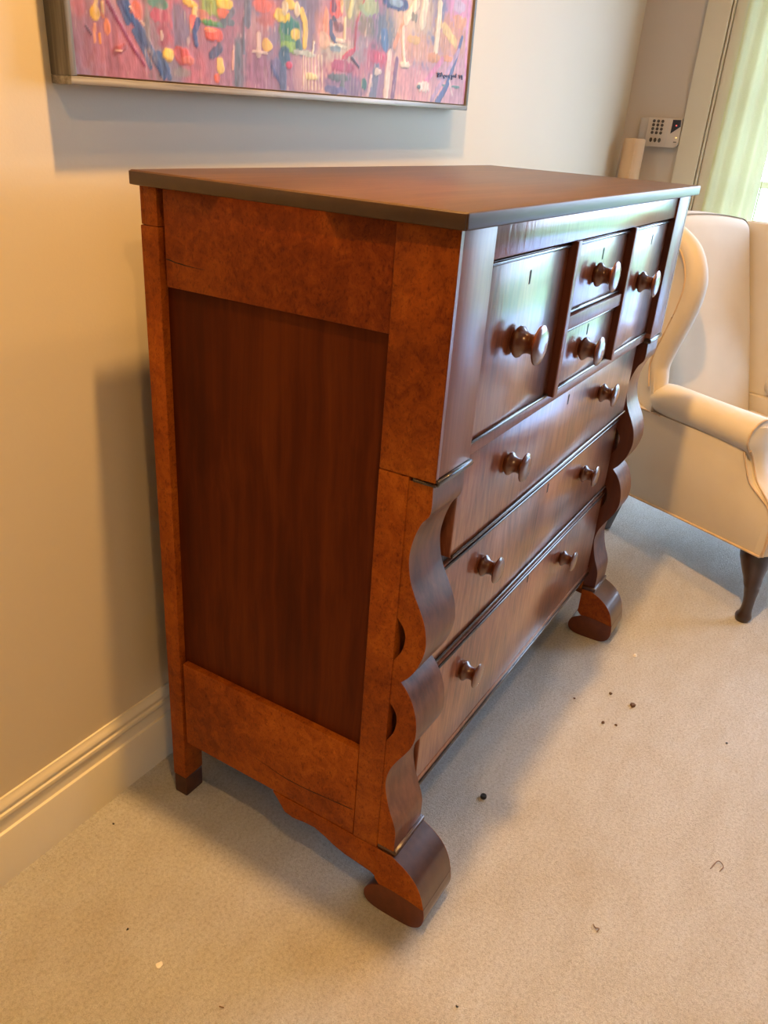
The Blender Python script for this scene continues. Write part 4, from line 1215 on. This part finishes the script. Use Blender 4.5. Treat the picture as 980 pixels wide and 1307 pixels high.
pebble('brown_crumb', 0.888, -0.738, 0.0062, 'crumb', 'largest brown crumb on carpet between chest and armchair', 'crumb', 'brown crumbs on the carpet', 1)
pebble('brown_crumb', 0.901, -0.676, 0.0042, 'crumb', 'brown crumb lying nearest the far scrolled foot', 'crumb', 'brown crumbs on the carpet', 2)
pebble('brown_crumb', 0.825, -0.604, 0.0030, 'crumb', 'tiny brown crumb at shadow edge, leftmost of the scattered crumbs', 'crumb', 'brown crumbs on the carpet', 3)
pebble('brown_crumb', 0.776, -0.695, 0.0040, 'crumb', 'left one of two brown crumbs lying side by side', 'crumb', 'brown crumbs on the carpet', 4)
pebble('brown_crumb', 0.787, -0.725, 0.0038, 'crumb', 'right one of two brown crumbs lying side by side', 'crumb', 'brown crumbs on the carpet', 5)
pebble('white_chip', 1.110, -0.682, 0.0055, 'white', 'small white paint chip on carpet near far scrolled foot', 'chip', None, 6)
pebble('dark_speck', 0.885, -0.971, 0.0030, 'rubber', 'tiny dark speck on bright carpet at right edge of photo', 'speck', 'dark specks on the carpet', 7)
pebble('dark_speck', -0.125, 0.033, 0.0024, 'rubber', 'tiny dark speck on carpet beside the baseboard', 'speck', 'dark specks on the carpet', 8)
pebble('dark_speck', -0.069, -0.715, 0.0022, 'rubber', 'tiny dark speck on carpet at bottom edge of photo', 'speck', 'dark specks on the carpet', 9)
pebble('dark_speck', -0.272, -0.167, 0.0018, 'rubber', 'tiny dark speck on open carpet left of the chest', 'speck', 'dark specks on the carpet', 10)
pebble('lint_tuft', -0.290, -0.262, 0.0055, 'white', 'small pale lint tuft on carpet at lower left', 'lint', None, 11, 0.4)


def stalk(name, pts, r, label, cat):
    o = tube(name, spline(pts, 5), r, 'twig', None, seg=6)
    tag(o, label, cat)
    return o


stalk('dry_stalk', [(0.470, -1.015, 0.002), (0.498, -1.024, 0.003), (0.489, -1.036, 0.004), (0.474, -1.032, 0.002)], 0.0009, 'thin bent dry stalk on bright carpet at lower right', 'stalk')
stalk('dark_thread', [(0.211, -0.856, 0.0015), (0.205, -0.862, 0.003), (0.208, -0.868, 0.002), (0.199, -0.867, 0.0015)], 0.0010, 'short curled dark thread on carpet at lower centre', 'thread')
stalk('pale_splinter', [(-0.286, -0.392, 0.001), (-0.284, -0.400, 0.002)], 0.0010, 'short brown splinter on carpet at lower left edge', 'splinter')
